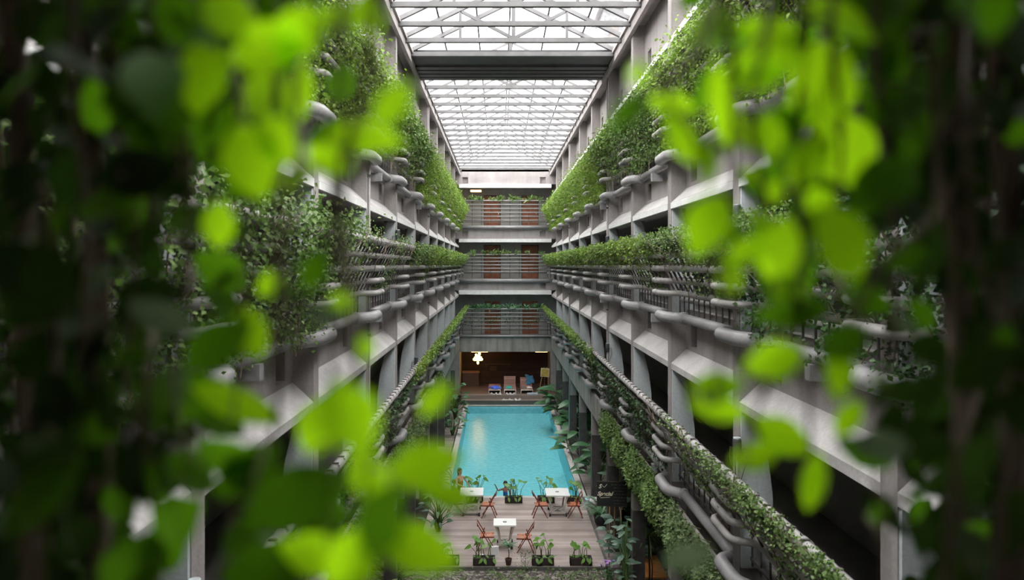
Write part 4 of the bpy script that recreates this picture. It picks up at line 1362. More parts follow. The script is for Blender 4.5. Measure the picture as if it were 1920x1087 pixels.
# yellow-green single leaf beside the near chalkboard plant
pot = MB().lathe([(0.15, 0), (0.24, 0.1), (0.27, 0.34), (0.25, 0.36), (0.22, 0.30)], 18).mesh('pot', M['black'], True)
ag = MB()
for i in range(26):
    a = i * 2.4
    ag.leaf((0.03 * math.cos(a), 0.03 * math.sin(a), 0.32), (math.cos(a), math.sin(a), 0.3 + 1.2 * (i / 26)), (0, 0, 1), 0.55, 0.075, 0.45, 0.15, 6)
thing('potted_agave', 'strappy green plant in a round black pot beside the chalkboard', 'potted plant', (3.46, 24.3, GZ), parts=[
    ('pot', pot, [('soil', MB().lathe([(0.22, 0.30), (0.02, 0.31)], 14).mesh('soil', M['soil']))]), ('foliage', ag.mesh('foliage', M['broad'], True))])


def flower(x, y, z, label, n, sz):
    st, blossoms = MB(), []
    rnd = random.Random(int(x * 100))
    for i in range(n):
        c = (rnd.gauss(0, sz), rnd.gauss(0, sz), rnd.uniform(0.4, 0.62))
        pe = MB()
        blossoms.append(pe)
        for q in range(5):
            a = q * 2 * PI / 5
            pe.leaf(c, (math.cos(a), math.sin(a), 0.4), (0, 0, 1), 0.055, 0.035, 0.1, 0.1, 2)
        st.tube([(c[0] * 0.3, c[1] * 0.3, 0), (c[0], c[1], c[2])], 0.005, 4)
    fo = MB()
    for i in range(14):
        a = i * 2.4
        fo.leaf((0, 0, 0.1 + 0.02 * i), (math.cos(a), math.sin(a), 0.3), (0, 0, 1), 0.16, 0.07, 0.3, 0.1, 4)
    thing('flowering_plant', label, 'flower', (x, y, z), parts=[('blossom', q.mesh('blossom', M['purple'])) for q in blossoms] + [('stems', st.mesh('stems', M['stem_green'])), ('foliage', fo.mesh('foliage', M['broad'], True))])


flower(3.05, 20.2, -8.9, 'larger bunch of purple flowers at the corner of the deck', 16, 0.11)
flower(3.78, 23.2, -8.35, 'small purple bloom below the chalkboard', 4, 0.06)

# dry orange leaves on a thin tree by the chalkboard
dt = MB().tube([(0, 0, 0), (0.05, 0, 0.9), (0.0, 0, 2.0), (-0.06, 0.03, 2.6)], [0.035, 0.03, 0.022, 0.012], 7)
n = 130
thing('dry_sapling', 'thin bare sapling with orange dry leaves beside the chalkboard', 'tree', (3.98, 23.75, GZ), parts=[
    ('trunk', dt.mesh('trunk', M['stem_pale'], True)), ('foliage', leaf_cloud('foliage', RNG.normal(size=(n, 3)) * np.array([0.13, 0.13, 0.22]) + np.array([0.24, 0.1, 2.15]), rdir(n), rdir(n), 0.11, 0.07, M['dry_leaf']))])

# garden bed: ground cover and pebbles
n = 5200
gx = RNG.uniform(-2.8, 3.3, n)
gy = RNG.uniform(13.5, 20.6, n)
cl = np.sin(gx * 3.1 + 0.4) + np.sin(gy * 2.2 + gx)
kp = RNG.uniform(-1.6, 1.6, n) < cl * 0.6 - 0.2 + (gx > 1.2) * 0.7 + (gx < -1) * 0.5
gx, gy = gx[kp], gy[kp]
n = len(gx)
gc = link('ground_cover_foliage', leaf_cloud('foliage', np.stack([gx, gy, -8.83 + RNG.uniform(0.01, 0.2, n)], 1), rdir(n, (0, 0, 0.5)), rdir(n, (0, -0.4, 1), 0.5), 0.11 * RNG.uniform(0.6, 1.5, n), 0.06, M['bush_pale']))
tag(gc, 'low pale green ground cover scattered over the pebble bed', 'ground cover', None, 'stuff')
pbm = MB()
for i in range(900):
    px_, py_ = random.uniform(-2.6, 3.1), random.uniform(16.5, 20.7)
    s_ = random.uniform(0.02, 0.055)
    pbm.ball((px_, py_, -8.83 + s_ * 0.3), s_, s_ * 0.8, s_ * 0.6, 6, 4)
gr = link('pebbles', pbm.mesh('pebbles', plain('pale_pebble', (0.30, 0.27, 0.25), 0.8, var=0.5, scale=9)))
tag(gr, 'grey and white pebbles covering the garden bed', 'pebbles', None, 'stuff')

# neighbouring building seen through the roof
nb = MB().box(5.9, 40.5, 6.4, 7.0, 44, 15.5)
thing('neighbour_building', 'pale grey neighbouring building seen through the glass roof above the right facade', 'building', (0, 0, 0), parts=[
    ('wall', nb.mesh('wall', plain('grey_render', (0.12, 0.12, 0.125), 0.8))),
    ('ledge', MB().box(5.6, 40.2, 11.6, 7.2, 44, 11.85).mesh('ledge', M['steel'])), ('ledge', MB().box(5.6, 40.2, 14.4, 7.2, 44, 14.65).mesh('ledge', M['steel'])),
    ('window', MB().box(6.2, 40.46, 12.5, 6.7, 40.5, 13.7).mesh('window', M['slat']))])

# ================================================================== LADDER, CHALKBOARD, BENCH
lad = []
for dy in (-0.25, 0.25):
    pts = [(-0.42, dy, 0.0), (-0.42, dy, 0.35)]
    for i in range(9):
        a = PI - PI * i / 8
        pts.append((-0.16 + 0.26 * math.cos(a), dy, 0.42 + 0.26 * math.sin(a)))
    pts += [(0.10, dy, 0.3), (0.12, dy, -0.55)]
    lad.append(('handrail', MB().tube(pts, 0.022, 10).mesh('handrail', M['chrome'], True)))
for z in (-0.15, -0.4):
    lad.append(('rung', MB().box(0.06, -0.25, z - 0.015, 0.16, 0.25, z + 0.015).mesh('rung', M['chrome'])))
thing('pool_ladder', 'chrome pool ladder with two arched handrails at the near pool corner', 'ladder', (-2.0, 28.35, GROUND + 0.02), parts=lad)


def text_mesh(body, size, mat, shear=0.25):
    cu = bpy.data.curves.new('lettering', 'FONT')
    cu.body = body
    cu.size = size
    cu.shear = shear
    cu.extrude = 0.003
    cu.offset = 0.006
    cu.align_x = 'CENTER'
    cu.align_y = 'CENTER'
    cu.materials.append(mat)
    return cu


cbx = thing('chalkboard_easel', 'black chalkboard menu on wooden legs reading Special beside the deck', 'chalkboard', (3.40, 21.75, GZ), -0.08, parts=[
    ('board', MB().bar((-0.43, 0, 1.860), (0.43, 0, 1.860), 0.03, 0.72).mesh('board', M['chalkboard']), [
        ('frame', MB().box(-0.45, -0.022, 1.485, 0.45, 0.022, 1.510).box(-0.45, -0.022, 2.210, 0.45, 0.022, 2.235).box(-0.45, -0.022, 1.485, -0.425, 0.022, 2.235).box(0.425, -0.022, 1.485, 0.45, 0.022, 2.235).mesh('frame', M['trunk']))]),
    ('leg', MB().bar((-0.10, -0.12, 0.0), (-0.06, 0.04, 1.55), 0.04, 0.04).mesh('leg', M['pine'])),
    ('leg', MB().bar((0.30, -0.12, 0.0), (0.26, 0.04, 1.55), 0.04, 0.04).mesh('leg', M['pine'])),
    ('leg', MB().bar((0.1, 0.55, 0.0), (0.1, 0.05, 1.8), 0.04, 0.04).mesh('leg', M['pine']))])
bd = [c for c in cbx.children if c.name.startswith('board')][0]
for body, px_, pz_, sz, mt, nm in (('Special', -0.21, 1.860, 0.165, 'chalk', 'lettering'), ('S', -0.36, 2.08, 0.17, 'chalk', 'lettering')):
    tmp = link('lettering_curve', text_mesh(body, sz, M[mt], 0.35))
    bpy.context.view_layer.update()
    lm = bpy.data.meshes.new_from_object(tmp.evaluated_get(bpy.context.evaluated_depsgraph_get()))
    bpy.data.objects.remove(tmp)
    o = link(nm, lm, bd, (px_, -0.020, pz_))
    o.rotation_euler = (PI / 2, 0, 0)
    if body == 'S':
        o['label'] = 'single chalk letter S'
sw = MB()
sw.tube([(-0.34, -0.02, 1.74), (-0.2, -0.02, 1.75), (-0.06, -0.02, 1.76)], 0.008, 5)
for i in range(4):
    a, r = i * 0.06, 0.05
sw.tube([(-0.28, -0.02, 2.10), (-0.22, -0.02, 2.06), (-0.17, -0.02, 2.12)], 0.007, 5).tube([(-0.18, -0.02, 2.10), (-0.14, -0.02, 2.16)], 0.007, 5)
link('chalk_stroke', sw.mesh('chalk_stroke', M['chalk']), bd)
dm = MB()
rnd = random.Random(5)
for j in range(7):
    z = 2.14 - j * 0.095
    x = -0.02 if j == 0 else 0.06
    while x < 0.38:
        l_ = rnd.uniform(0.03, 0.10)
        pts = [(x + l_ * i / 4, -0.02, z + 0.012 * math.sin(i * 2.2 + j)) for i in range(5)]
        dm.tube(pts, 0.004, 4)
        x += l_ + 0.025
link('chalk_scrawl', dm.mesh('chalk_scrawl', M['chalk_dim']), bd)

bp = []
for i in range(2):
    bp.append(('bench_board', MB().box(-0.33 + i * 0.335, -0.72, 0.60, -0.005 + i * 0.335, 0.72, 0.64).mesh('bench_board', M['bench'])))
for sx in (-1, 1):
    for sy in (-1, 1):
        bp.append(('leg', MB().box(sx * 0.29 - 0.02, sy * 0.62 - 0.02, 0, sx * 0.29 + 0.02, sy * 0.62 + 0.02, 0.60).mesh('leg', M['metal_grey'])))
thing('bench', 'orange plywood bench-table in the garden below the trailing shrubs', 'bench', (4.14, 19.75, -8.9), parts=bp)
palm = MB()
for i in range(26):
    a = i * 2.4
    palm.leaf((0, 0, 1.75), (math.cos(a), math.sin(a), 0.2 + 0.8 * (i % 5) / 5), (0, 0, 1), 0.75, 0.04, 0.6, 0.1, 6)
thing('hanging_tree', 'slender dark-stemmed tree with a feathery crown beside the orange bench', 'tree', (3.95, 19.0, -8.9), parts=[
    ('trunk', MB().tube([(0, 0, 0), (0.02, 0, 0.8), (-0.02, 0, 1.78)], 0.025, 7).tube([(0.07, 0.05, 0), (0.09, 0.0, 0.9), (0.02, 0, 1.7)], 0.015, 6).mesh('trunk', M['trunk'], True)),
    ('foliage', palm.mesh('foliage', M['vine_mid'], True))])
thing('column_bin', 'white drum-like pot behind the leaves at the deck corner', 'pot', (3.45, 26.0, GZ), parts=[
    ('pot', MB().lathe([(0.16, 0), (0.19, 0.2), (0.18, 0.34), (0.15, 0.34), (0.14, 0.28)], 16).mesh('pot', M['white_cloth'], True)), ('soil', MB().lathe([(0.14, 0.28), (0.02, 0.29)], 12).mesh('soil', M['soil']))])
for nm, x, y, lab in (('folded_towel', -0.52, 21.6, 'pale folded cloth lying on the deck beside the front planter'),):
    o = link(nm, MB().box(-0.06, -0.05, 0, 0.06, 0.05, 0.05).mesh(nm, M['white_cloth']), None, (x, y, GROUND))
    tag(o, lab, 'cloth')
o = link('paper_bag', MB().prism([(-0.16, 0), (-0.13, 0.30), (0.13, 0.32), (0.16, 0)], -0.05, 0.05).mesh('paper_bag', M['white_cloth']), None, (-0.15, 21.55, GROUND))
tag(o, 'pale grey bag standing on the deck by the small middle table', 'bag')

# ================================================================== PEOPLE


def skin_object(name, verts, edges, radii, mat, root, parent=None, sub=2):
    me = bpy.data.meshes.new(name)
    me.from_pydata(verts, edges, [])
    me.materials.append(mat)
    o = link(name, me, parent)
    sk = o.modifiers.new('skin', 'SKIN')
    sk.use_smooth_shade = True
    lay = me.skin_vertices[0] if len(me.skin_vertices) else None
    if lay is None:
        bpy.context.view_layer.objects.active = o
        bpy.context.view_layer.update()
        lay = me.skin_vertices[0]
    for i, r in enumerate(radii):
        lay.data[i].radius = (r, r) if not isinstance(r, tuple) else r
        lay.data[i].use_root = (i == root)
    ss = o.modifiers.new('smooth', 'SUBSURF')
    ss.levels = sub
    ss.render_levels = sub
    return o


def person(label, loc, rz, sc, skin, arms, suit_mat, suit_idx, hair_mat, long_hair, goggles):
    """stands in the pool, facing +x; z = 0 is the water level"""
    V, E, R = [], [], []

    def v(p, r, to=None):
        V.append(p)
        R.append(r)
        if to is not None:
            E.append((to, len(V) - 1))
        return len(V) - 1
    pel = v((0, 0, -0.36), (0.145, 0.11))
    wai = v((0, 0, -0.16), (0.115, 0.09), pel)
    che = v((0.015, 0, 0.08), (0.14, 0.105), wai)
    upc = v((0, 0, 0.22), (0.12, 0.085), che)
    nb = v((-0.005, 0, 0.30), 0.055, upc)
    nk = v((0.005, 0, 0.355), 0.046, nb)
    jaw = v((0.025, 0, 0.415), 0.066, nk)
    hd = v((0.012, 0, 0.50), 0.088, jaw)
    tp = v((0.0, 0, 0.575), 0.062, hd)
    for sy in (-1, 1):
        sh = v((0, sy * 0.165, 0.245), 0.05, upc)
        el, wr = arms[sy]
        e_ = v(el, 0.038, sh)
        w_ = v(wr, 0.026, e_)
        el, wr = Vector(el), Vector(wr)
        d = (wr - el).normalized()
        s_ = d.cross(Vector((0, 0, 1))).normalized()
        pm_ = v(tuple(wr + d * 0.06), (0.034, 0.018), w_)
        for q in range(4):
            b0 = wr + d * 0.105 + s_ * (q - 1.5) * 0.019
            ln = (0.055, 0.068, 0.062, 0.048)[q]
            f1 = v(tuple(b0), 0.0095, pm_)
            f2 = v(tuple(b0 + d * ln * 0.5 + s_ * (q - 1.5) * 0.004 - Vector((0, 0, 0.006))), 0.0085, f1)
            v(tuple(b0 + d * ln + s_ * (q - 1.5) * 0.007 - Vector((0, 0, 0.018))), 0.007, f2)
        t1 = v(tuple(wr + d * 0.04 - s_ * sy * 0.035), 0.011, w_)
        v(tuple(wr + d * 0.085 - s_ * sy * 0.055), 0.009, t1)
    for sy in (-1, 1):
        hp = v((0, sy * 0.085, -0.44), 0.085, pel)
        kn = v((0.03, sy * 0.09, -0.72), 0.058, hp)
        an = v((0.0, sy * 0.09, -0.97), 0.036, kn)
        v((0.12, sy * 0.10, -0.985), 0.03, an)
    root = link('person', None, None, loc)
    root.rotation_euler.z = rz
    root.scale = (sc, sc, sc)
    tag(root, label, 'person', 'bathers in the pool')
    skin_object('body', V, E, R, skin, 0, root)
    # clothing follows the trunk
    sv = [(0, 0, -0.44), (0, 0, -0.36), (0, 0, -0.16), (0.018, 0, 0.06), (0.012, 0, suit_idx)]
    skin_object('swimwear', sv, [(0, 1), (1, 2), (2, 3), (3, 4)], [(0.14, 0.11), (0.157, 0.122), (0.127, 0.102), (0.156, 0.122), (0.146, 0.112)], suit_mat, 1, root)
    hb = MB()
    hb.ball((-0.022, 0, 0.525), 0.098, 0.098, 0.102, 16, 10)
    if long_hair:
        hb.ball((-0.085, 0, 0.45), 0.05, 0.07, 0.11, 12, 8).ball((-0.095, 0, 0.34), 0.032, 0.05, 0.10, 10, 8)
    link('hair', hb.mesh('hair', hair_mat, True), root)
    nose = MB().ball((0.112, 0, 0.475), 0.016, 0.013, 0.022, 8, 6)
    for sy in (-1, 1):
        nose.ball((0.005, sy * 0.092, 0.48), 0.018, 0.010, 0.028, 8, 6)
    link('nose_and_ears', nose.mesh('nose_and_ears', skin, True), root)
    for sy in (-1, 1):
        ey = MB().ball((0.094, sy * 0.032, 0.505), 0.008, 0.014, 0.008, 8, 6)
        link('eye', ey.mesh('eye', M['hair'], True), root)
    mo = MB().ball((0.088, 0, 0.433), 0.010, 0.024, 0.008, 8, 6)
    link('mouth', mo.mesh('mouth', M['red_suit'], True), root)
    if goggles:
        gg = MB().tube([(0.10, -0.06, 0.505), (0.118, 0, 0.508), (0.10, 0.06, 0.505), (0.0, 0.106, 0.51), (-0.10, 0.06, 0.515), (-0.125, 0, 0.515), (-0.10, -0.06, 0.515), (0.0, -0.106, 0.51), (0.10, -0.06, 0.505)], 0.016, 8)
        gg.ball((0.108, -0.034, 0.507), 0.022, 0.032, 0.026, 10, 6).ball((0.108, 0.034, 0.507), 0.022, 0.032, 0.026, 10, 6)
        link('goggles', gg.mesh('goggles', M['mask_green'], True), root)
    return root


person('woman with wet black hair in a red swimsuit standing in the pool near the ladder', (-1.58, 29.0, WZ + 0.03), -0.85, 1.0, M['skin'],
       {-1: ((0.10, -0.25, 0.04), (0.31, -0.13, -0.02)), 1: ((0.16, 0.22, 0.05), (0.37, 0.15, -0.01))}, M['red_suit'], 0.15, M['hair'], True, False)
person('child in a blue swim shirt and green goggles in the pool behind the planters', (0.24, 27.75, WZ - 0.02), -PI / 2, 0.84, M['skin_dark'],
       {-1: ((0.10, -0.34, 0.20), (0.16, -0.44, 0.42)), 1: ((0.12, 0.24, 0.04), (0.28, 0.16, -0.08))}, M['blue_suit'], 0.20, M['hair'], False, True)
person('dark-haired bather with bare back at the pool ladder behind the woman in red', (-1.78, 28.45, WZ - 0.17), 0.6, 0.85, M['skin_dark'],
       {-1: ((0.05, -0.24, 0.02), (0.24, -0.2, -0.08)), 1: ((0.10, 0.23, 0.02), (0.28, 0.15, -0.08))}, M['blue_suit'], -0.1, M['hair'], False, False)

# ================================================================== THE LEAF CURTAIN BEFORE THE CAMERA
# leaf positions in metres: given by the direction they are seen in and their distance
LEAVES_L = [(690, 25, 85, 62, -70), (640, 40, 120, 70, 20), (735, 200, 105, 75, 55), (676, 257, 150, 62, -8), (468, 300, 140, 105, -75), (490, 185, 120, 95, 30),
            (500, 95, 150, 110, 10), (385, 140, 160, 100, 80), (215, 45, 100, 60, -75), (335, 195, 60, 40, -60), (560, 170, 120, 60, 85), (300, 300, 120, 80, 30),
            (372, 225, 130, 110, 60), (190, 390, 110, 70, 10), (470, 625, 110, 68, -65), (398, 650, 140, 100, 40), (685, 650, 46, 36, -80), (505, 532, 62, 50, 20),
            (590, 505, 80, 55, 70), (250, 668, 60, 42, 10), (350, 745, 150, 90, 20), (445, 755, 190, 64, -22), (655, 780, 140, 115, -60), (600, 800, 110, 90, 70),
            (545, 935, 210, 125, 25), (790, 875, 150, 92, 20), (815, 750, 80, 45, 50), (840, 930, 100, 55, -10), (775, 1025, 180, 90, -25), (715, 975, 150, 100, 70),
            (350, 868, 70, 55, 0), (600, 1040, 150, 80, -10), (272, 905, 90, 50, 70), (660, 1050, 140, 100, 60), (430, 860, 140, 80, -30), (620, 300, 90, 60, -20),
            (430, 30, 130, 90, -40), (560, 60, 120, 90, 60), (330, 30, 120, 80, -80), (270, 110, 120, 80, 60), (520, 260, 110, 70, -60), (250, 220, 110, 75, -30),
            (560, 330, 70, 45, 30), (410, 420, 100, 60, 80), (640, 570, 60, 46, 10), (300, 760, 120, 70, -50), (500, 1050, 120, 70, 30), (700, 900, 130, 80, -60)]
LEAVES_R = [(1197, 135, 46, 34, 60), (1180, 205, 85, 48, 35), (1258, 195, 88, 46, -8), (1283, 262, 100, 66, -60), (1325, 300, 95, 46, -85), (1352, 62, 135, 105, 25),
            (1430, 95, 170, 130, 35), (1358, 205, 160, 58, -75), (1418, 150, 100, 52, 10), (1385, 245, 100, 72, -55), (1480, 218, 90, 52, 10), (1478, 72, 50, 30, -10),
            (1545, 150, 170, 150, 60), (1580, 275, 150, 120, -70), (1565, 40, 160, 110, -20), (1450, 362, 56, 40, 60), (1410, 330, 46, 34, -30), (1532, 378, 66, 54, 10),
            (1330, 415, 125, 90, 60), (1425, 415, 60, 46, -40), (1460, 470, 115, 82, 75), (1582, 460, 150, 125, -60), (1366, 515, 95, 58, 80), (1470, 500, 66, 50, 70),
            (1495, 585, 155, 66, 6), (1585, 640, 90, 70, 40), (1575, 690, 110, 52, 85), (1455, 675, 110, 72, 15), (1340, 728, 105, 62, 10), (1345, 765, 110, 48, -12),
            (1412, 857, 100, 54, 12), (1465, 815, 110, 70, -30), (1525, 905, 110, 46, 80), (1625, 850, 110, 60, -25), (1590, 785, 80, 44, 65), (1700, 480, 90, 56, 15),
            (1645, 712, 52, 24, 0), (1740, 862, 60, 40, 50), (1648, 962, 60, 48, 0), (1722, 955, 66, 48, -60), (1812, 1010, 90, 70, 40), (1640, 340, 130, 90, 70),
            (1690, 200, 120, 80, 30), (1660, 100, 140, 90, -40), (1480, 545, 80, 60, -60), (1330, 60, 90, 60, -70), (1730, 590, 80, 50, -40), (1520, 300, 110, 70, 60),
            (1440, 250, 90, 60, -80), (1400, 470, 70, 50, 30), (1620, 560, 110, 60, -20), (1905, 250, 60, 50, 0), (1880, 640, 70, 50, 60), (1640, 20, 140, 90, 30)]
PALE = [(298, 592, 130, 56, -22), (178, 527, 110, 46, 38), (45, 462, 50, 40, 60), (1655, 835, 110, 60, -5), (1290, 1045, 95, 58, 30), (610, 590, 70, 40, 10)]
M['fg_pale'] = leafmat('pale_backside_leaf', (0.16, 0.24, 0.14), (0.26, 0.34, 0.22), (0.12, 0.2, 0.08), 0.3, 0.35, 0.6)

FRONT = {'L': [(0.52, [(545, -260), (548, 60), (560, 300), (540, 460), (560, 760)], 'hanging creeper strand before the upper left gallery, second strand in from the open gap'),
               (0.50, [(700, -260), (690, 40), (715, 180), (655, 265)], 'short bright creeper strand at the top edge beside the roof trusses over the left gallery'),
               (0.55, [(470, -260), (450, 100), (470, 400), (450, 640), (440, 800)], 'hanging creeper strand with big leaves before the left facade'),
               (0.60, [(350, -260), (330, 100), (360, 400), (330, 700), (350, 900)], 'hanging creeper strand before the dark near end of the left facade'),
               (0.64, [(250, -260), (225, 60), (260, 350), (240, 680), (280, 930)], 'hanging creeper strand with few small bright leaves near the dark left edge'),
               (0.50, [(655, -260), (628, 380), (640, 560), (620, 780), (620, 1120)], 'long creeper strand with a brown stem down to the bottom edge left of the pool'),
               (0.46, [(745, -260), (640, 420), (668, 640), (690, 820), (685, 1120)], 'creeper strand whose bright leaves reach over the deck and the pool edge'),
               (0.56, [(520, -260), (520, 700), (500, 900), (540, 1120)], 'creeper strand with one very large leaf below the left facade')],
         'R': [(0.50, [(1420, -260), (1330, 60), (1250, 180), (1300, 260), (1330, 340)], 'creeper sprig reaching out before the right facade vines at the top'),
               (0.52, [(1470, -260), (1440, 60), (1400, 200), (1440, 400), (1460, 560)], 'creeper strand with large bright leaves before the upper right gallery'),
               (0.56, [(1590, -260), (1560, 100), (1580, 300), (1560, 500)], 'creeper strand with broad dim leaves right of the bright ones'),
               (0.52, [(1350, -260), (1380, 330), (1330, 420), (1370, 560), (1340, 760)], 'thin creeper strand before the right facade columns'),
               (0.55, [(1720, -260), (1760, 380), (1640, 520), (1560, 660), (1510, 700), (1530, 950)], 'slanting brown creeper stem with bright leaves before the lower right gallery'),
               (0.54, [(1500, -260), (1500, 560), (1440, 680), (1400, 860)], 'creeper strand whose lowest leaves hang before the lower right railing'),
               (0.62, [(1680, -260), (1660, 200), (1680, 500), (1640, 850), (1660, 1120)], 'creeper strand with small leaves near the dark right edge'),
               (0.66, [(1830, -260), (1810, 300), (1860, 640), (1800, 900), (1815, 1120)], 'brown-stemmed creeper strand in the dark at the right edge')]}


def fg_strand(depth, way, leaves, label, mats, seed, extra=0):
    rnd = random.Random(seed)
    base = P(way[0][0], way[0][1], depth)
    pts = []
    for (a, b) in zip(way, way[1:]):
        for i in range(6):
            t = i / 6
            t2 = t * t * (3 - 2 * t)
            pts.append((a[0] + (b[0] - a[0]) * t2 + 4 * math.sin((a[1] + (b[1] - a[1]) * t) * 0.02 + seed), a[1] + (b[1] - a[1]) * t))
    pts.append(way[-1])
    line = [P(px, py, depth + 0.02 * math.sin(py * 0.01 + seed)) for px, py in pts]
    st = MB().tube([p - base for p in line], [0.0034 * (1 - 0.6 * i / len(line)) for i in range(len(line))], 6)
    blades = {}
    for i, (px, py, ln, wd, ang, mk) in enumerate(leaves):
        yd = depth + rnd.uniform(-0.07, 0.06)
        L = ln * yd / F
        W = wd * yd / F
        a = math.radians(ang)
        d = Vector((math.cos(a), rnd.uniform(-0.35, 0.35), math.sin(a))).normalized()
        c = P(px, py, yd)
        near = min(line, key=lambda q: (q - c).length)
        if (near - (c - d * L / 2)).length > (near - (c + d * L / 2)).length:
            d = -d
        b0 = c - d * (L / 2)
        nrm = Vector((rnd.uniform(-0.4, 0.4), -1, rnd.uniform(-0.1, 0.6)))
        blades.setdefault(mk, MB()).leaf(b0 - base, d, nrm, L * 1.05, W, rnd.uniform(0.0, 0.25), rnd.uniform(0.1, 0.3), 7, 'oval')
        st.tube([near - base, (near + b0) / 2 - base + Vector((0, 0, 0.004)), b0 - base], 0.0011, 5)
    parts = [('stem', st.mesh('stem', M['stem'], True))]
    for mk, mb in blades.items():
        parts.append(('foliage', mb.mesh('foliage', M[mk], True)))
    return thing('hanging_creeper', label, 'climbing plant', tuple(base), group=None, parts=parts)


ri = random.Random(21)
for sd_, LV in (('L', LEAVES_L), ('R', LEAVES_R)):
    buckets = [[] for _ in FRONT[sd_]]
    for px, py, ln, wd, ang in LV + [q for q in PALE if (q[0] < 940) == (sd_ == 'L')]:
        best, bi = 1e9, 0
        for i, (dp, way, lb) in enumerate(FRONT[sd_]):
            for (a, b) in zip(way, way[1:]):
                for t in (0, 0.25, 0.5, 0.75, 1):
                    dd = math.hypot(a[0] + (b[0] - a[0]) * t - px, (a[1] + (b[1] - a[1]) * t - py))
                    if dd < best:
                        best, bi = dd, i
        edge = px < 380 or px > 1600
        mk = 'fg_mid' if edge or ri.random() < 0.12 else 'fg_bright'  # leaves towards the sides take the dimmer colour in place of shade
        if (px, py, ln, wd, ang) in PALE:
            mk = 'fg_pale'
        buckets[bi].append((px, py, ln, wd, ang, mk))
    for i, (dp, way, lb) in enumerate(FRONT[sd_]):
        fg_strand(dp, way, buckets[i], lb, None, i * 7 + (3 if sd_ == 'R' else 0))


def dark_strand(px, depth, y0, y1, n, label, seed, spread, mk, size=0.052, thick=0.0045, droop=0.0):
    """a long strand: brown stem, many small dim leaves on both sides"""
    rnd = random.Random(seed)
    base = P(px, y0, depth)
    line = []
    for i in range(15):
        t = i / 14
        line.append(P(px + 14 * math.sin(t * 7 + seed) + droop * t, y0 + (y1 - y0) * t, depth + 0.03 * math.sin(t * 9 + seed)))
    st = MB().tube([p - base for p in line], thick, 6)
    if thick > 0.006:
        for q in range(3):
            st.tube([p - base + Vector((0.012 * math.sin(i * 0.9 + q * 2), 0.012 * math.cos(i * 0.9 + q * 2), 0)) for i, p in enumerate(line)], thick * 0.5, 5)
    fo = MB()
    for i in range(n):
        t = rnd.uniform(0, 1)
        p = line[min(14, int(t * 14))] + Vector((rnd.gauss(0, spread), rnd.gauss(0, 0.05), rnd.uniform(-0.05, 0.05)))
        d = Vector((rnd.gauss(0, 1), rnd.gauss(0, 0.5), rnd.gauss(-0.4, 0.8)))
        nrm = Vector((rnd.gauss(0, 0.5), -1, rnd.gauss(0.3, 0.5)))
        L = size * rnd.uniform(0.7, 1.25)
        fo.leaf(p - base, d, nrm, L, L * 0.66, rnd.uniform(0, 0.3), 0.2, 4, 'oval')
    return thing('hanging_creeper', label, 'climbing plant', tuple(base), parts=[('stem', st.mesh('stem', M['stem'], True)), ('foliage', fo.mesh('foliage', M[mk], True))])


DARK = [
    # px, distance, top, bottom, leaves, thickness
    (-40, 0.95, -520, 1250, 120, 0.006, 'L'), (40, 0.85, -520, 1250, 120, 0.010, 'L'), (110, 1.05, -520, 1250, 130, 0.006, 'L'), (175, 0.9, -520, 1250, 110, 0.009, 'L'),
    (235, 1.15, -520, 350, 60, 0.005, 'L'), (300, 1.25, -520, 420, 70, 0.005, 'L'), (370, 1.2, -520, 330, 50, 0.005, 'L'), (10, 1.4, -520, 1250, 150, 0.006, 'L'), (130, 1.45, -520, 1250, 150, 0.006, 'L'),
    (220, 1.5, -520, 340, 60, 0.006, 'L'), (460, 1.1, -520, 240, 46, 0.004, 'L'),
    (1960, 0.95, -520, 1250, 120, 0.006, 'R'), (1890, 0.85, -520, 1250, 110, 0.011, 'R'), (1820, 1.05, -520, 1250, 120, 0.007, 'R'), (1790, 0.8, -520, 1250, 60, 0.012, 'R'),
    (1730, 1.15, -520, 430, 90, 0.006, 'R'), (1670, 1.2, -520, 420, 90, 0.005, 'R'), (1610, 1.15, -520, 300, 60, 0.005, 'R'), (1910, 1.4, -520, 1250, 150, 0.006, 'R'), (1840, 1.45, -520, 1250, 140, 0.006, 'R'),
    (1760, 1.5, -520, 400, 60, 0.006, 'R'), (1520, 1.1, -520, 200, 40, 0.004, 'R'), (1700, 1.3, -520, 380, 80, 0.005, 'R')]
cnt = {'L': 0, 'R': 0}
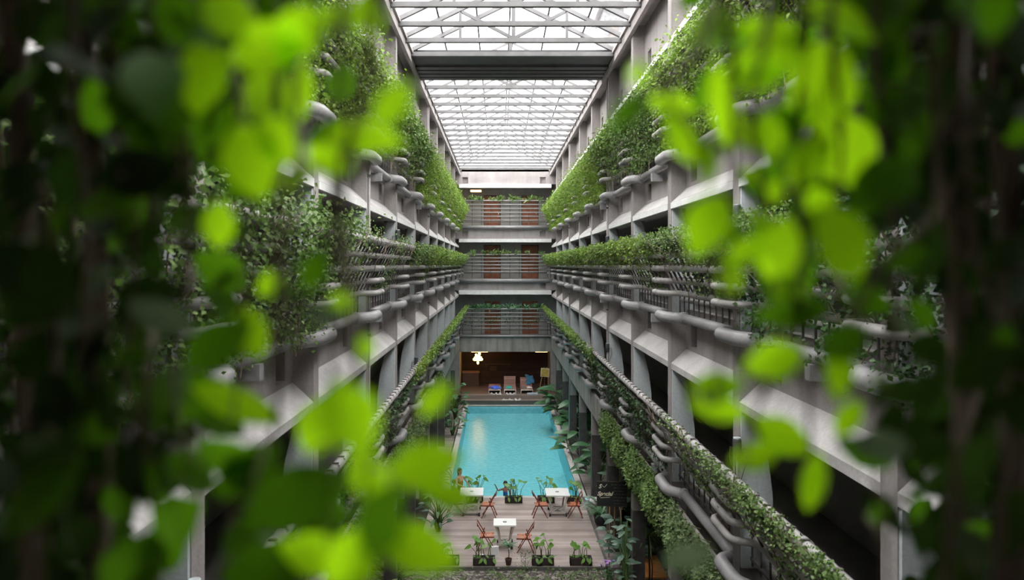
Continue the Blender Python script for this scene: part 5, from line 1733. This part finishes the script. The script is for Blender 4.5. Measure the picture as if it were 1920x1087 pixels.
for px, dp, ya, yb, n, th, sd_ in DARK:
    i = cnt[sd_]
    cnt[sd_] += 1
    edge = 'left' if sd_ == 'L' else 'right'
    order = sorted(abs(q[0] - (-60 if sd_ == 'L' else 1980)) for q in DARK if q[6] == sd_)
    lab = '%s dark creeper strand at the %s of the leaf curtain, %s from the edge' % ('thick-stemmed' if th > 0.008 else 'short' if yb < 700 else 'long', edge, ORD[order.index(abs(px - (-60 if sd_ == 'L' else 1980)))])
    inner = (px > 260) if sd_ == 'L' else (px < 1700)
    dark_strand(px, dp, ya, yb, n, lab, i * 3 + (50 if sd_ == 'R' else 0), 0.05 if not inner else 0.045, 'fg_mid' if (inner and i % 2 == 0) else 'fg_dark', 0.055, th)  # outer strands carry the curtain's shade in a darker leaf colour

# dim strands in the middle distance of the curtain, between the bright leaves and the dark thick ones
MID = [(150, 0.62, -360, 700, 26, 'L'), (215, 0.58, -360, 330, 18, 'L'), (285, 0.66, -360, 420, 24, 'L'), (345, 0.60, -360, 330, 18, 'L'), (405, 0.70, -360, 300, 18, 'L'), (475, 0.64, -360, 250, 15, 'L'), (590, 0.75, -360, 90, 9, 'L'),
       (90, 0.60, 350, 1250, 24, 'L'), (190, 0.66, 600, 1250, 20, 'L'), (285, 0.62, 620, 1250, 18, 'L'), (345, 0.70, 300, 560, 8, 'L'), (420, 0.55, 930, 1250, 9, 'L'), (585, 0.6, 930, 1250, 8, 'L'),
       (1400, 0.72, -360, 40, 8, 'R'), (1470, 0.62, -360, 130, 12, 'R'), (1530, 0.60, -360, 260, 16, 'R'), (1600, 0.66, -360, 420, 22, 'R'), (1655, 0.58, -360, 400, 18, 'R'), (1715, 0.66, -360, 420, 22, 'R'),
       (1785, 0.60, 200, 1250, 18, 'R'), (1870, 0.62, -360, 1250, 24, 'R'), (1560, 0.70, 330, 560, 8, 'R'), (1480, 0.7, 380, 560, 6, 'R')]
mc = {'L': 0, 'R': 0}
for px, dp, ya, yb, n, sd_ in MID:
    i = mc[sd_]
    mc[sd_] += 1
    edge = 'left' if sd_ == 'L' else 'right'
    where = 'hanging from the top' if ya < 0 and yb < 500 else 'low in the curtain' if ya > 200 else 'over the full height'
    order = sorted(abs(q[0] - (0 if sd_ == 'L' else 1920)) + 0.001 * q[2] for q in MID if q[5] == sd_)
    lab = 'dim green creeper strand %s, %s from the %s edge' % (where, ORD[order.index(abs(px - (0 if sd_ == 'L' else 1920)) + 0.001 * ya)], edge)
    dark_strand(px, dp, ya, yb, n, lab, i * 5 + (31 if sd_ == 'R' else 2), 0.034, 'fg_dark' if (px < 240 or px > 1700) else 'fg_mid', 0.055, 0.0035)  # side strands shaded by leaf colour
